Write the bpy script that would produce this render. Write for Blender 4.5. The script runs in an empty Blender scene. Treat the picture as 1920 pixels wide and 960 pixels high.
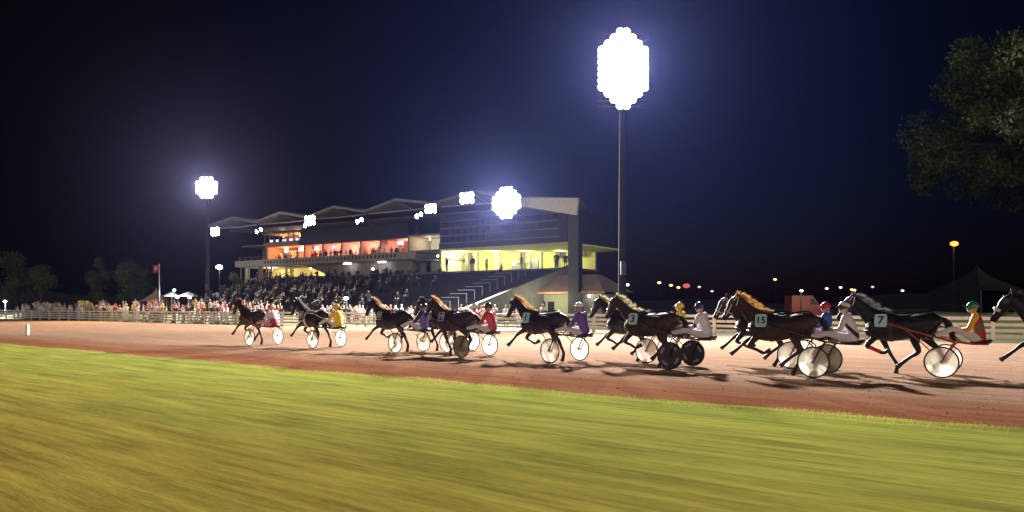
import bpy, bmesh, math, random
from mathutils import Vector, Matrix
random.seed(7)
R = math.radians
sc = bpy.context.scene
COL = sc.collection

# ------------------------------------------------------------------ camera
cam_d = bpy.data.cameras.new('camera'); cam = bpy.data.objects.new('camera', cam_d); COL.objects.link(cam)
cam.location = (0, 0, 1.6); cam.rotation_euler = (R(90), 0, 0)
cam_d.sensor_width = 36; cam_d.lens = 26.0; cam_d.shift_y = 95/1920
cam_d.clip_start = 0.1; cam_d.clip_end = 4000
sc.camera = cam

# ------------------------------------------------------------------ night sky, exposure
w = bpy.data.worlds.new("World"); sc.world = w; w.use_nodes = True
REAR_FILL = 3.9
nt = w.node_tree; bg = nt.nodes['Background']
sky = nt.nodes.new('ShaderNodeTexSky'); sky.sky_type = 'NISHITA'; sky.sun_disc = False
sky.sun_elevation = R(-4.0); sky.sun_rotation = R(35); sky.air_density = 1.4; sky.dust_density = 1.0; sky.ozone_density = 4.0
tint = nt.nodes.new('ShaderNodeMixRGB'); tint.blend_type = 'MULTIPLY'; tint.inputs[0].default_value = 1
tint.inputs[2].default_value = (0.78, 0.82, 1.35, 1)
nt.links.new(sky.outputs[0], tint.inputs[1]); 
tcw = nt.nodes.new('ShaderNodeTexCoord'); sxw = nt.nodes.new('ShaderNodeSeparateXYZ'); nt.links.new(tcw.outputs['Generated'], sxw.inputs[0])
def ramp(src, a, b, c, d):
    mr = nt.nodes.new('ShaderNodeMapRange'); mr.interpolation_type = 'SMOOTHSTEP'
    for k_, v_ in zip((1, 2, 3, 4), (a, b, c, d)): mr.inputs[k_].default_value = v_
    nt.links.new(src, mr.inputs[0]); return mr.outputs[0]
def wmath(op, a, b):
    m = nt.nodes.new('ShaderNodeMath'); m.operation = op
    for k_, v_ in enumerate((a, b)):
        if isinstance(v_, float): m.inputs[k_].default_value = v_
        else: nt.links.new(v_, m.inputs[k_])
    return m.outputs[0]
sx_, sy_, sz_ = sxw.outputs
# glow of the town lies ahead and a little to the right; open country is dark on both sides
side = wmath('MULTIPLY', ramp(sx_, -.52, .08, .0, 1.0), ramp(sx_, .18, .58, 1.0, .20))
glow = nt.nodes.new('ShaderNodeMixRGB'); glow.blend_type = 'MULTIPLY'; glow.inputs[0].default_value = 1
nt.links.new(tint.outputs[0], glow.inputs[1]); nt.links.new(side, glow.inputs[2])
# added pale sky glow behind the viewer, fill light for the near sides
rear = wmath('MULTIPLY', ramp(sy_, -.15, -.75, 0.0, 1.0), ramp(sz_, -.05, .75, 1.0, .1))
rc = nt.nodes.new('ShaderNodeMixRGB'); rc.blend_type = 'ADD'; rc.inputs[0].default_value = 1
rm = nt.nodes.new('ShaderNodeMixRGB'); rm.blend_type = 'MULTIPLY'; rm.inputs[0].default_value = 1; rm.inputs[2].default_value = (REAR_FILL*1.0, REAR_FILL*.90, REAR_FILL*.84, 1)
nt.links.new(rear, rm.inputs[1]); nt.links.new(glow.outputs[0], rc.inputs[1]); nt.links.new(rm.outputs[0], rc.inputs[2]); nt.links.new(rc.outputs[0], bg.inputs[0])
bg.inputs[1].default_value = 0.15
vs = sc.view_settings
vs.view_transform = 'Standard'; vs.look = 'None'; vs.gamma = 1; vs.exposure = 0.85; vs.use_curve_mapping = False
sc.cycles.use_denoising = True
sc.cycles.max_bounces = 6; sc.cycles.diffuse_bounces = 3; sc.cycles.transparent_max_bounces = 12
sc.cycles.sample_clamp_indirect = 4.0
sc.cycles.caustics_reflective = False; sc.cycles.caustics_refractive = False

# light strengths (watts)
P_MAST = 105000; P_MAST2 = 150000; P_MAST3 = 135000; P_ROOF = 350
GLOW_HAZE = 0.000045

# ------------------------------------------------------------------ frames of reference
A = R(38); U = Vector((-math.cos(A), math.sin(A), 0)); N = Vector((math.sin(A), math.cos(A), 0))
def SP(s, p, z=0): return U*s + N*p + Vector((0, 0, z))
AS = R(34); US = Vector((-math.cos(AS), math.sin(AS), 0)); NS = Vector((math.sin(AS), math.cos(AS), 0))
F = 1387.0
def at(px, depth, z=0): return Vector(((px-960)/F*depth, depth, z))
def zat(py, depth): return 1.6 + (575-py)*depth/F

# ------------------------------------------------------------------ materials
def nodes_of(m):
    m.use_nodes = True; t = m.node_tree; return t, t.nodes['Principled BSDF']
def mat(name, col, rough=0.6, var=0.15, scale=6.0, metal=0.0, bump=0.0, spec=0.5, trans=0.0, col2=None, coat=0.0, sheen=0.0):
    m = bpy.data.materials.new(name); t, b = nodes_of(m)
    b.inputs['Roughness'].default_value = rough; b.inputs['Metallic'].default_value = metal
    b.inputs['Specular IOR Level'].default_value = spec; b.inputs['Coat Weight'].default_value = coat
    b.inputs['Sheen Weight'].default_value = sheen
    tc = t.nodes.new('ShaderNodeTexCoord'); nz = t.nodes.new('ShaderNodeTexNoise')
    nz.inputs['Scale'].default_value = scale; nz.inputs['Detail'].default_value = 6
    t.links.new(tc.outputs['Object'], nz.inputs['Vector'])
    rp = t.nodes.new('ShaderNodeValToRGB'); t.links.new(nz.outputs['Fac'], rp.inputs[0])
    c2 = col2 or tuple(min(1, c*(1+var)) for c in col); c1 = tuple(c*(1-var) for c in col) if not col2 else col
    rp.color_ramp.elements[0].position = 0.3; rp.color_ramp.elements[1].position = 0.7
    rp.color_ramp.elements[0].color = (*c1, 1); rp.color_ramp.elements[1].color = (*c2, 1)
    t.links.new(rp.outputs[0], b.inputs['Base Color'])
    if bump:
        bp = t.nodes.new('ShaderNodeBump'); bp.inputs['Strength'].default_value = bump
        t.links.new(nz.outputs['Fac'], bp.inputs['Height']); t.links.new(bp.outputs[0], b.inputs['Normal'])
    if trans:
        tr = t.nodes.new('ShaderNodeBsdfTranslucent'); t.links.new(rp.outputs[0], tr.inputs[0])
        mx = t.nodes.new('ShaderNodeMixShader'); mx.inputs[0].default_value = trans
        out = t.nodes['Material Output']
        t.links.new(b.outputs[0], mx.inputs[1]); t.links.new(tr.outputs[0], mx.inputs[2]); t.links.new(mx.outputs[0], out.inputs[0])
    return m
def emit(name, col, strength):
    m = bpy.data.materials.new(name); t, b = nodes_of(m)
    b.inputs['Base Color'].default_value = (*[min(c, .8) for c in col], 1)
    b.inputs['Emission Color'].default_value = (*col, 1); b.inputs['Emission Strength'].default_value = strength
    m.cycles.emission_sampling = 'NONE'
    return m
def two_tone(name, c1, c2, d, lo, hi, rough=0.55):
    """cloth cut from two colours: c2 where lo < d.P < hi in object space"""
    m = bpy.data.materials.new(name); t, b = nodes_of(m); b.inputs['Roughness'].default_value = rough
    tc = t.nodes.new('ShaderNodeTexCoord'); dp = t.nodes.new('ShaderNodeVectorMath'); dp.operation = 'DOT_PRODUCT'
    dp.inputs[1].default_value = d; t.links.new(tc.outputs['Object'], dp.inputs[0])
    g = t.nodes.new('ShaderNodeMath'); g.operation = 'GREATER_THAN'; g.inputs[1].default_value = lo
    l = t.nodes.new('ShaderNodeMath'); l.operation = 'LESS_THAN'; l.inputs[1].default_value = hi
    mu = t.nodes.new('ShaderNodeMath'); mu.operation = 'MULTIPLY'
    t.links.new(dp.outputs['Value'], g.inputs[0]); t.links.new(dp.outputs['Value'], l.inputs[0])
    t.links.new(g.outputs[0], mu.inputs[0]); t.links.new(l.outputs[0], mu.inputs[1])
    mx = t.nodes.new('ShaderNodeMixRGB'); mx.inputs[1].default_value = (*c1, 1); mx.inputs[2].default_value = (*c2, 1)
    t.links.new(mu.outputs[0], mx.inputs[0]); t.links.new(mx.outputs[0], b.inputs['Base Color'])
    return m
def track_coords(t, ks, kp):
    """vector (along track * ks, across track * kp, height) from world position"""
    geo = t.nodes.new('ShaderNodeNewGeometry')
    o = []
    for v, k in ((U, ks), (N, kp)):
        d = t.nodes.new('ShaderNodeVectorMath'); d.operation = 'DOT_PRODUCT'; d.inputs[1].default_value = v*k
        t.links.new(geo.outputs['Position'], d.inputs[0]); o.append(d)
    c = t.nodes.new('ShaderNodeCombineXYZ')
    t.links.new(o[0].outputs['Value'], c.inputs[0]); t.links.new(o[1].outputs['Value'], c.inputs[1])
    return c
def streak_mat(name, layers, rough=0.9, bump=0.3, trans=0.0):
    """layers: list of (ks, kp, scale, lo, hi, colA, colB, weight) mixed over one another"""
    m = bpy.data.materials.new(name); t, b = nodes_of(m); b.inputs['Roughness'].default_value = rough
    b.inputs['Specular IOR Level'].default_value = 0.0
    prev = None; last = None
    for ks, kp, scl, lo, hi, ca, cb, wt in layers:
        c = track_coords(t, ks, kp); nz = t.nodes.new('ShaderNodeTexNoise')
        nz.inputs['Scale'].default_value = scl; nz.inputs['Detail'].default_value = 5; nz.inputs['Roughness'].default_value = .6
        t.links.new(c.outputs[0], nz.inputs['Vector'])
        rp = t.nodes.new('ShaderNodeValToRGB'); rp.color_ramp.elements[0].position = lo; rp.color_ramp.elements[1].position = hi
        rp.color_ramp.elements[0].color = (*ca, 1); rp.color_ramp.elements[1].color = (*cb, 1)
        t.links.new(nz.outputs['Fac'], rp.inputs[0])
        if prev is None: prev = rp.outputs[0]
        else:
            mx = t.nodes.new('ShaderNodeMixRGB'); mx.inputs[0].default_value = wt
            t.links.new(prev, mx.inputs[1]); t.links.new(rp.outputs[0], mx.inputs[2]); prev = mx.outputs[0]
        last = nz
    t.links.new(prev, b.inputs['Base Color'])
    if bump:
        bp = t.nodes.new('ShaderNodeBump'); bp.inputs['Strength'].default_value = bump; bp.inputs['Distance'].default_value = .05
        t.links.new(last.outputs['Fac'], bp.inputs['Height']); t.links.new(bp.outputs[0], b.inputs['Normal'])
    if trans:
        tr = t.nodes.new('ShaderNodeBsdfTranslucent'); t.links.new(prev, tr.inputs[0])
        mx = t.nodes.new('ShaderNodeMixShader'); mx.inputs[0].default_value = trans
        t.links.new(b.outputs[0], mx.inputs[1]); t.links.new(tr.outputs[0], mx.inputs[2])
        t.links.new(mx.outputs[0], t.nodes['Material Output'].inputs[0])
    return m

M = {}
def GR(k): return [(.10, .30, 1.0, .36, .64, (.095*k, .160*k, .034*k), (.27*k, .23*k, .040*k), 1), (.22, 1.2, 1.0, .40, .60, (.10*k, .09*k, .028*k), (.34*k, .32*k, .065*k), .5),
      (.30, 2.8, 1.0, .40, .60, (.085*k, .065*k, .024*k), (.36*k, .32*k, .075*k), .42), (.6, 9, 1.0, .39, .61, (.09*k, .080*k, .024*k), (.36*k, .33*k, .075*k), .32), (5, 30, 1.0, .36, .64, (.09*k, .09*k, .024*k), (.33*k, .31*k, .065*k), .20)]
M['grass'] = streak_mat('grass_ground', GR(1), bump=.15)
def brown_near_viewer(m):
    """browner turf towards the viewer, greener grass beside the track"""
    t = m.node_tree; b = t.nodes['Principled BSDF']; src = b.inputs['Base Color'].links[0].from_socket
    c = track_coords(t, .05, 1.0); sx = t.nodes.new('ShaderNodeSeparateXYZ'); t.links.new(c.outputs[0], sx.inputs[0])
    c2 = track_coords(t, .10, .35); nz = t.nodes.new('ShaderNodeTexNoise'); nz.inputs['Scale'].default_value = 1; nz.inputs['Detail'].default_value = 5; t.links.new(c2.outputs[0], nz.inputs['Vector'])
    ad = t.nodes.new('ShaderNodeMath'); ad.operation = 'MULTIPLY_ADD'; ad.inputs[1].default_value = 5.0; t.links.new(nz.outputs['Fac'], ad.inputs[0]); t.links.new(sx.outputs[1], ad.inputs[2])
    mr = t.nodes.new('ShaderNodeMapRange'); mr.inputs[1].default_value = 4.0; mr.inputs[2].default_value = 13.0; t.links.new(ad.outputs[0], mr.inputs[0])
    tn = t.nodes.new('ShaderNodeMixRGB'); tn.inputs[1].default_value = (.98, .76, .62, 1); tn.inputs[2].default_value = (1.0, 1.16, 1.0, 1); t.links.new(mr.outputs[0], tn.inputs[0])
    mx = t.nodes.new('ShaderNodeMixRGB'); mx.blend_type = 'MULTIPLY'; mx.inputs[0].default_value = 1
    t.links.new(src, mx.inputs[1]); t.links.new(tn.outputs[0], mx.inputs[2]); t.links.new(mx.outputs[0], b.inputs['Base Color'])
brown_near_viewer(M['grass'])
M['blade'] = streak_mat('grass_blades', GR(1.25), bump=0, trans=.5, rough=.9)
M['dirt'] = streak_mat('track_dirt', [(.03, .25, 1.0, .35, .65, (.25, .15, .095), (.355, .24, .17), 1), (.10, 2.6, 1.0, .40, .62, (.145, .072, .043), (.40, .28, .205), .45),
      (.5, 8, 1.0, .38, .62, (.13, .065, .04), (.39, .265, .18), .40), (14, 16, 1.0, .35, .65, (.18, .10, .06), (.42, .28, .19), .25)], bump=.5)
def inner_lane_falloff(m):
    """lamp falloff and wheel churn put into the colour: darker, redder beside the grass"""
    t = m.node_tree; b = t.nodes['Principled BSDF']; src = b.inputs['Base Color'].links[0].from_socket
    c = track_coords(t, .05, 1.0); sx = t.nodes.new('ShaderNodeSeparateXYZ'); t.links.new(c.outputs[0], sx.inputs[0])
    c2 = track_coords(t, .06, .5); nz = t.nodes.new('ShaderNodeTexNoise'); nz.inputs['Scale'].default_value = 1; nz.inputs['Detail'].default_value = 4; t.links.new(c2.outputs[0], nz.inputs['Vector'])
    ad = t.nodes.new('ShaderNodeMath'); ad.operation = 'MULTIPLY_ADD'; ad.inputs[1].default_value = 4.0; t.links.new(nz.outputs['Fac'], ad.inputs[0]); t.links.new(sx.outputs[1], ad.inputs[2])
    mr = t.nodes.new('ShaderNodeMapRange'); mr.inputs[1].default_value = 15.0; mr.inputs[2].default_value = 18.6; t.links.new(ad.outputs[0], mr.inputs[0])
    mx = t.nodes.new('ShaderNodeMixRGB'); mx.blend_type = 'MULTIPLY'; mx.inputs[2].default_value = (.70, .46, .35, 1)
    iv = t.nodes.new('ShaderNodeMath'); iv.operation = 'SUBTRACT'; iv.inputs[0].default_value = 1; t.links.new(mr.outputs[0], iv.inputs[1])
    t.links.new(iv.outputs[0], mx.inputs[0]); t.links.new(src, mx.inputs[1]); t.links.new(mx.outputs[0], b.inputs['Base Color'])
inner_lane_falloff(M['dirt'])  # painted band: fading floodlight plus churned dirt, in the base colour
M['apron'] = mat('apron_grass', (.055, .065, .014), .9, .35, .8, bump=.2)
M['white_paint'] = mat('white_paint', (.78, .76, .72), .45, .05, 3)
M['rail_board'] = mat('rail_board', (.75, .73, .58), .6, .12, 2)
M['steel'] = mat('galvanised_steel', (.33, .34, .36), .45, .12, 5, metal=.6)
M['pole_paint'] = mat('dark_pole_paint', (.012, .014, .018), .95, .15, 2)
M['dark_steel'] = mat('dark_steel', (.05, .052, .058), .5, .2, 5, metal=.4)
M['lamp'] = emit('lamp_glass', (1, .98, .95), 40)
M['lampwarm'] = emit('warm_bulb', (1, .62, .3), 3)
M['lampwhite'] = emit('white_bulb', (1, .97, 1), 12)
M['orange_lamp'] = emit('orange_lamp', (1, .27, .04), 1.7)
M['concrete'] = mat('concrete', (.17, .165, .15), .85, .2, 2.5, bump=.1)
M['cream'] = mat('cream_render', (.52, .50, .40), .8, .08, 2)
M['roofmetal'] = mat('roof_metal', (.13, .13, .145), .5, .1, 2)
M['darkclad'] = mat('dark_cladding', (.035, .037, .045), .55, .2, 2)
M['redwall'] = mat('red_wall', (.55, .24, .15), .8, .12, 2)
M['yellowwall'] = mat('yellow_wall', (.62, .60, .20), .8, .06, 1.5)
M['woodwall'] = mat('wood_wall', (.45, .27, .12), .7, .15, 3)
M['glass'] = mat('dark_glass', (.02, .022, .03), .08, .1, 2)
M['seats'] = mat('terrace_seat', (.030, .033, .040), .6, .3, 4)
M['pink'] = mat('pink_roof', (.42, .32, .26), .8, .1, 2)

def coat(name, c): return mat(name, tuple(x*.75 for x in c), .48, .45, 9, spec=.34, bump=.12)
COATS = {'bay': coat('bay_coat', (.050, .018, .010)), 'dark': coat('dark_coat', (.022, .011, .008)), 'brown': coat('brown_coat', (.058, .026, .015)), 'black': coat('black_coat', (.007, .006, .0065))}
def hair(name, c): return mat(name, c, .5, .3, 20, trans=.55)
HAIR = {'gold': hair('golden_hair', (.52, .30, .09)), 'pale': hair('pale_hair', (.55, .48, .28)), 'dark': hair('dark_hair', (.03, .022, .018)), 'red': hair('red_plume', (.45, .03, .02)), 'grey': hair('grey_hair', (.16, .155, .15)), 'tan': hair('tan_hair', (.42, .24, .13))}
M['hoof'] = mat('hoof_horn', (.03, .026, .022), .6)
M['leather'] = mat('black_leather', (.012, .012, .013), .4)
M['strap_white'] = mat('white_strap', (.75, .73, .70), .5, .05)
M['eye'] = mat('dark_eye', (.005, .004, .004), .1)
M['skin'] = mat('skin', (.45, .25, .17), .6, .1, 12)
M['tyre'] = mat('tyre_rubber', (.02, .019, .018), .7)
M['disc'] = mat('cream_wheel_disc', (.84, .80, .68), .5, .06, 5, trans=.6)
t_ = M['disc'].node_tree; o_ = t_.nodes['Material Output']; sh_ = o_.inputs[0].links[0].from_socket
tp_ = t_.nodes.new('ShaderNodeBsdfTransparent'); mx_ = t_.nodes.new('ShaderNodeMixShader'); mx_.inputs[0].default_value = .42
t_.links.new(sh_, mx_.inputs[1]); t_.links.new(tp_.outputs[0], mx_.inputs[2]); t_.links.new(mx_.outputs[0], o_.inputs[0])
M['disc_dim'] = mat('smoked_wheel_disc', (.34, .29, .22), .5, .15, 5, trans=.5)
M['disc_black'] = mat('black_wheel_disc', (.015, .015, .017), .35, .2, 5)
M['disc_mark'] = mat('grey_wheel_mark', (.22, .22, .23), .5)
M['plate'] = mat('number_plate', (.42, .62, .66), .55, .04)
M['plate_dark'] = mat('dark_number_cloth', (.02, .024, .026), .6)
M['digit'] = mat('black_digit', (.008, .008, .01), .6)
M['digit_pale'] = mat('pale_digit', (.55, .58, .56), .6)
M['red_frame'] = mat('red_frame', (.35, .05, .035), .35, .1, coat=.4)
M['black_frame'] = mat('black_frame', (.018, .018, .02), .35, .1, coat=.4)
M['grey_frame'] = mat('silver_frame', (.35, .34, .35), .35, .1, metal=.5)
M['boot'] = mat('black_boot', (.012, .012, .012), .5)
M['trouser'] = mat('white_breeches', (.70, .62, .62), .7, .06, 8)
M['bark'] = mat('bark', (.05, .04, .03), .9, .3, 8, bump=.4)
def leaf(name, c): return mat(name, c, .6, .45, .35, trans=.4)

# ------------------------------------------------------------------ mesh helpers
def link(name, me, parent=None):
    o = bpy.data.objects.new(name, me); COL.objects.link(o)
    if parent is not None: o.parent = parent
    return o
def finish(name, bm, mats, parent=None, smooth=True, keep=False):
    me = bpy.data.meshes.new(name)
    bmesh.ops.recalc_face_normals(bm, faces=bm.faces[:])
    bm.to_mesh(me); bm.free()
    for m in (mats if isinstance(mats, (list, tuple)) else [mats]): me.materials.append(m)
    if smooth:
        for p in me.polygons: p.use_smooth = True
        me.set_sharp_from_angle(angle=R(42))
    if keep: return me
    return link(name, me, parent)
def thing(name, label, cat, loc=(0, 0, 0), rz=0.0, group=None):
    o = bpy.data.objects.new(name, None); COL.objects.link(o); o.location = loc; o.rotation_euler = (0, 0, rz)
    o['label'] = label; o['category'] = cat
    if group: o['group'] = group
    return o
def tag(o, label, cat, group=None, loc=None, rz=None):
    o['label'] = label; o['category'] = cat
    if group: o['group'] = group
    if loc is not None: o.location = loc
    if rz is not None: o.rotation_euler = (0, 0, rz)
    return o
def kind(o, k): o['kind'] = k; return o
def box(bm, c, d, rot=None, mi=0):
    mtx = Matrix.Translation(c) @ (rot.to_4x4() if rot else Matrix.Identity(4)) @ Matrix.Diagonal((*d, 1))
    r = bmesh.ops.create_cube(bm, size=1, matrix=mtx)
    for f in {f for v in r['verts'] for f in v.link_faces}: f.material_index = mi
def catmull(pts, n):
    out = []
    for i in range(len(pts)-1):
        p0 = pts[max(i-1, 0)]; p1 = pts[i]; p2 = pts[i+1]; p3 = pts[min(i+2, len(pts)-1)]
        for k in range(n):
            t = k/n; out.append(tuple(.5*(2*b+(c-a)*t+(2*a-5*b+4*c-d)*t*t+(3*b-a-3*c+d)*t**3) for a, b, c, d in zip(p0, p1, p2, p3)))
    out.append(tuple(pts[-1])); return out
def loft(bm, rows, seg=14, sub=0, mi=0, caps=True):
    """rows: (x,y,z,halfwidth_sideways,halfheight) - closed elliptical tube; sideways is horizontal and square to the path"""
    if sub: rows = catmull(rows, sub)
    P = [Vector(r[:3]) for r in rows]; rings = []
    for i, r in enumerate(rows):
        t = (P[min(i+1, len(P)-1)]-P[max(i-1, 0)])
        t = t.normalized() if t.length > 1e-9 else Vector((0, 0, 1))
        ref = Vector((0, 1, 0)) if abs(t.y) < .85 else Vector((1, 0, 0))
        side = (ref - t*ref.dot(t)).normalized(); up = t.cross(side)
        w_, h_ = max(r[3], .002), max(r[4] if len(r) > 4 else r[3], .002)
        rings.append([bm.verts.new(P[i]+side*w_*math.cos(2*math.pi*k/seg)+up*h_*math.sin(2*math.pi*k/seg)) for k in range(seg)])
    fs = []
    for a, b in zip(rings, rings[1:]):
        for k in range(seg): fs.append(bm.faces.new((a[k], a[(k+1) % seg], b[(k+1) % seg], b[k])))
    if caps: fs.append(bm.faces.new(rings[0][::-1])); fs.append(bm.faces.new(rings[-1]))
    for f in fs: f.material_index = mi
    return rings
def tube(bm, pts, r, seg=8, sub=0, mi=0):
    rr = r if isinstance(r, (list, tuple)) else [r]*len(pts)
    loft(bm, [(*p, q, q) for p, q in zip(pts, rr)], seg, sub, mi)
def ball(bm, c, r, mi=0, seg=12, rings=8):
    r3 = r if isinstance(r, (list, tuple)) else (r, r, r)
    q = bmesh.ops.create_uvsphere(bm, u_segments=seg, v_segments=rings, radius=1, matrix=Matrix.Translation(c) @ Matrix.Diagonal((*r3, 1)))
    for f in {f for v in q['verts'] for f in v.link_faces}: f.material_index = mi
def prism(bm, pts, d, mi=0):
    """flat outline pts (3D) extruded by vector d"""
    a = [bm.verts.new(p) for p in pts]; b = [bm.verts.new(Vector(p)+Vector(d)) for p in pts]
    fs = [bm.faces.new(a[::-1]), bm.faces.new(b)] + [bm.faces.new((a[i], a[(i+1) % len(a)], b[(i+1) % len(a)], b[i])) for i in range(len(a))]
    for f in fs: f.material_index = mi
def disc(bm, c, axis, r0, r1, h, seg=28, mi=0):
    """lathe ring r0..r1 thickness h about axis through c (r0=0 gives a solid disc)"""
    ax = Vector(axis).normalized(); ref = Vector((0, 0, 1)) if abs(ax.z) < .9 else Vector((1, 0, 0))
    e1 = ax.cross(ref).normalized(); e2 = ax.cross(e1); c = Vector(c)
    def ring(r, o): return [bm.verts.new(c+ax*o+(e1*math.cos(2*math.pi*k/seg)+e2*math.sin(2*math.pi*k/seg))*r) for k in range(seg)]
    a, b = ring(r1, -h/2), ring(r1, h/2); fs = []
    if r0 > 0:
        c0, d0 = ring(r0, -h/2), ring(r0, h/2)
        prs = ((a, b), (b, d0), (d0, c0), (c0, a))
    else:
        prs = ((a, b),); fs += [bm.faces.new(a), bm.faces.new(b[::-1])]
    for x, y in prs:
        for k in range(seg): fs.append(bm.faces.new((x[k], x[(k+1) % seg], y[(k+1) % seg], y[k])))
    for f in fs: f.material_index = mi
def remesh(bm, voxel, smooth=4, fac=.5):
    me = bpy.data.meshes.new('tmp'); bm.to_mesh(me); bm.free()
    o = bpy.data.objects.new('tmp', me); COL.objects.link(o)
    r = o.modifiers.new('r', 'REMESH'); r.mode = 'VOXEL'; r.voxel_size = voxel
    s = o.modifiers.new('s', 'SMOOTH'); s.iterations = smooth; s.factor = fac
    dg = bpy.context.evaluated_depsgraph_get(); dg.update()
    out = bpy.data.meshes.new_from_object(o.evaluated_get(dg))
    bpy.data.objects.remove(o); bpy.data.meshes.remove(me)
    for p in out.polygons: p.use_smooth = True
    return out
TXT = {}
def text_mesh(s, size=1.0, bold=.0, ext=.004):
    key = (s, size, bold)
    if key not in TXT:
        cu = bpy.data.curves.new('t', 'FONT'); cu.body = s; cu.size = size; cu.align_x = 'CENTER'; cu.align_y = 'CENTER'
        cu.extrude = ext; cu.offset = bold
        o = bpy.data.objects.new('t', cu); COL.objects.link(o)
        dg = bpy.context.evaluated_depsgraph_get(); dg.update()
        TXT[key] = bpy.data.meshes.new_from_object(o.evaluated_get(dg)); bpy.data.objects.remove(o)
    return TXT[key]
def own(o, m, slot=0):
    o.material_slots[slot].link = 'OBJECT'; o.material_slots[slot].material = m
def children(o): return [c for c in COL.objects if c.parent == o]

# ================================================================== SETTING
def sheet(name, pts, m, z, k='structure'):
    bm = bmesh.new(); bm.faces.new([bm.verts.new((*p.xy, z)) for p in pts]); o = finish(name, bm, m, smooth=False); return kind(o, k)
sheet('ground', [Vector((-900, -300, 0)), Vector((900, -300, 0)), Vector((900, 1500, 0)), Vector((-900, 1500, 0))], M['apron'], -.012)
FENCE = [(-60, 39.6), (42, 39.2), (65, 37.4), (115, 35.8), (170, 35.2)]
def fence_p(s):
    for (a, pa), (b, pb) in zip(FENCE, FENCE[1:]):
        if a <= s <= b: return pa+(pb-pa)*(s-a)/(b-a)
    return FENCE[-1][1]
# dirt track
sheet('track', [SP(-70, 11.2), SP(260, 11.2)] + [SP(260, 34.6)] + [SP(s, p-.35) for s, p in FENCE[::-1]] + [SP(-70, 39.2)], M['dirt'], -.004)
# infield grass: soft ragged edge along the track
bm = bmesh.new()
edge = []
s = -60
while s < 230:
    edge.append(SP(s, 11.55+.10*math.sin(s*.7)+.12*math.sin(s*.19+1)+random.uniform(-.07, .07))); s += .35
low = [SP(q, -60) for q in (230, -60)]
bm.faces.new([bm.verts.new((p.x, p.y, 0.0)) for p in edge+low])
bmesh.ops.triangulate(bm, faces=bm.faces[:])
kind(finish('infield', bm, M['grass'], smooth=False), 'structure')
# low grass bank behind the rail on the right, dark hills far off
bm = bmesh.new()
prof = [(45, 0), (48.5, 1.15), (52, 1.3), (60, .9), (75, 0)]
rows = []
for i in range(40):
    s_ = -90+i*2.8; k = min(1, max(0, (20-s_)/10))
    rows.append([bm.verts.new(SP(s_, p, z*k*(1+.05*math.sin(s_*.9))-.02)) for p, z in prof])
for a, b in zip(rows, rows[1:]):
    for k in range(len(prof)-1): bm.faces.new((a[k], b[k], b[k+1], a[k+1]))
kind(finish('bank', bm, M['apron']), 'structure')
bm = bmesh.new(); rows = []
for i in range(90):
    x = -900+i*20; hgt = 9+5*math.sin(i*.31)+3*math.sin(i*.83+1)
    rows.append([bm.verts.new((x, 520, -1)), bm.verts.new((x, 560, hgt*.7)), bm.verts.new((x, 640, hgt)), bm.verts.new((x, 800, -1))])
for a, b in zip(rows, rows[1:]):
    for k in range(3): bm.faces.new((a[k], b[k], b[k+1], a[k+1]))
kind(finish('hills', bm, mat('dark_hills', (.008, .009, .008), .9, .3, .02)), 'structure')

# clods thrown up on the dirt, and the ragged grass fringe beside it
def clods():
    V, Fc = [], []; rnd = random.Random(8)
    for i in range(3200):
        s_ = rnd.uniform(-6, 46); p = 11.9+abs(rnd.gauss(0, 1))*5.5
        if p > 30: continue
        c = SP(s_, p, 0); r_ = .006+.014*rnd.random()**3; k = len(V)
        for d in ((1, 0, 0), (0, 1, 0), (-1, 0, 0), (0, -1, 0), (0, 0, 1)): V.append((c+Vector(d)*r_*rnd.uniform(.6, 1.4)+Vector((0, 0, -.003)))[:])
        Fc.extend([(k, k+1, k+4), (k+1, k+2, k+4), (k+2, k+3, k+4), (k+3, k, k+4)])
    me = bpy.data.meshes.new('clods'); me.from_pydata(V, [], Fc); me.materials.append(M['dirt']); kind(link('dirt_clods', me), 'stuff')
clods()
def fringe():
    V, Fc = [], []; rnd = random.Random(6)
    for i in range(15000):
        s_ = rnd.uniform(-8, 44); p = 11.62-abs(rnd.gauss(0, .35))+.12*math.sin(s_*.7)+.1*math.sin(s_*2.3); b = SP(s_, p); L_ = rnd.uniform(.012, .04); d = U*rnd.uniform(-.5, .5)+N*rnd.uniform(-.4, .5); q = U*.004; k = len(V)
        for f, z, ww in ((0, 0, 1), (.5, .7, .8), (1, 1, .1)): V.append((b+d*L_*f+Vector((0, 0, L_*z))-q*ww)[:]); V.append((b+d*L_*f+Vector((0, 0, L_*z))+q*ww)[:])
        Fc.extend([(k, k+1, k+3, k+2), (k+2, k+3, k+5, k+4)])
    me = bpy.data.meshes.new('grass'); me.from_pydata(V, [], Fc); me.materials.append(M['blade']); kind(link('grass', me), 'stuff')
fringe()
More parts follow.
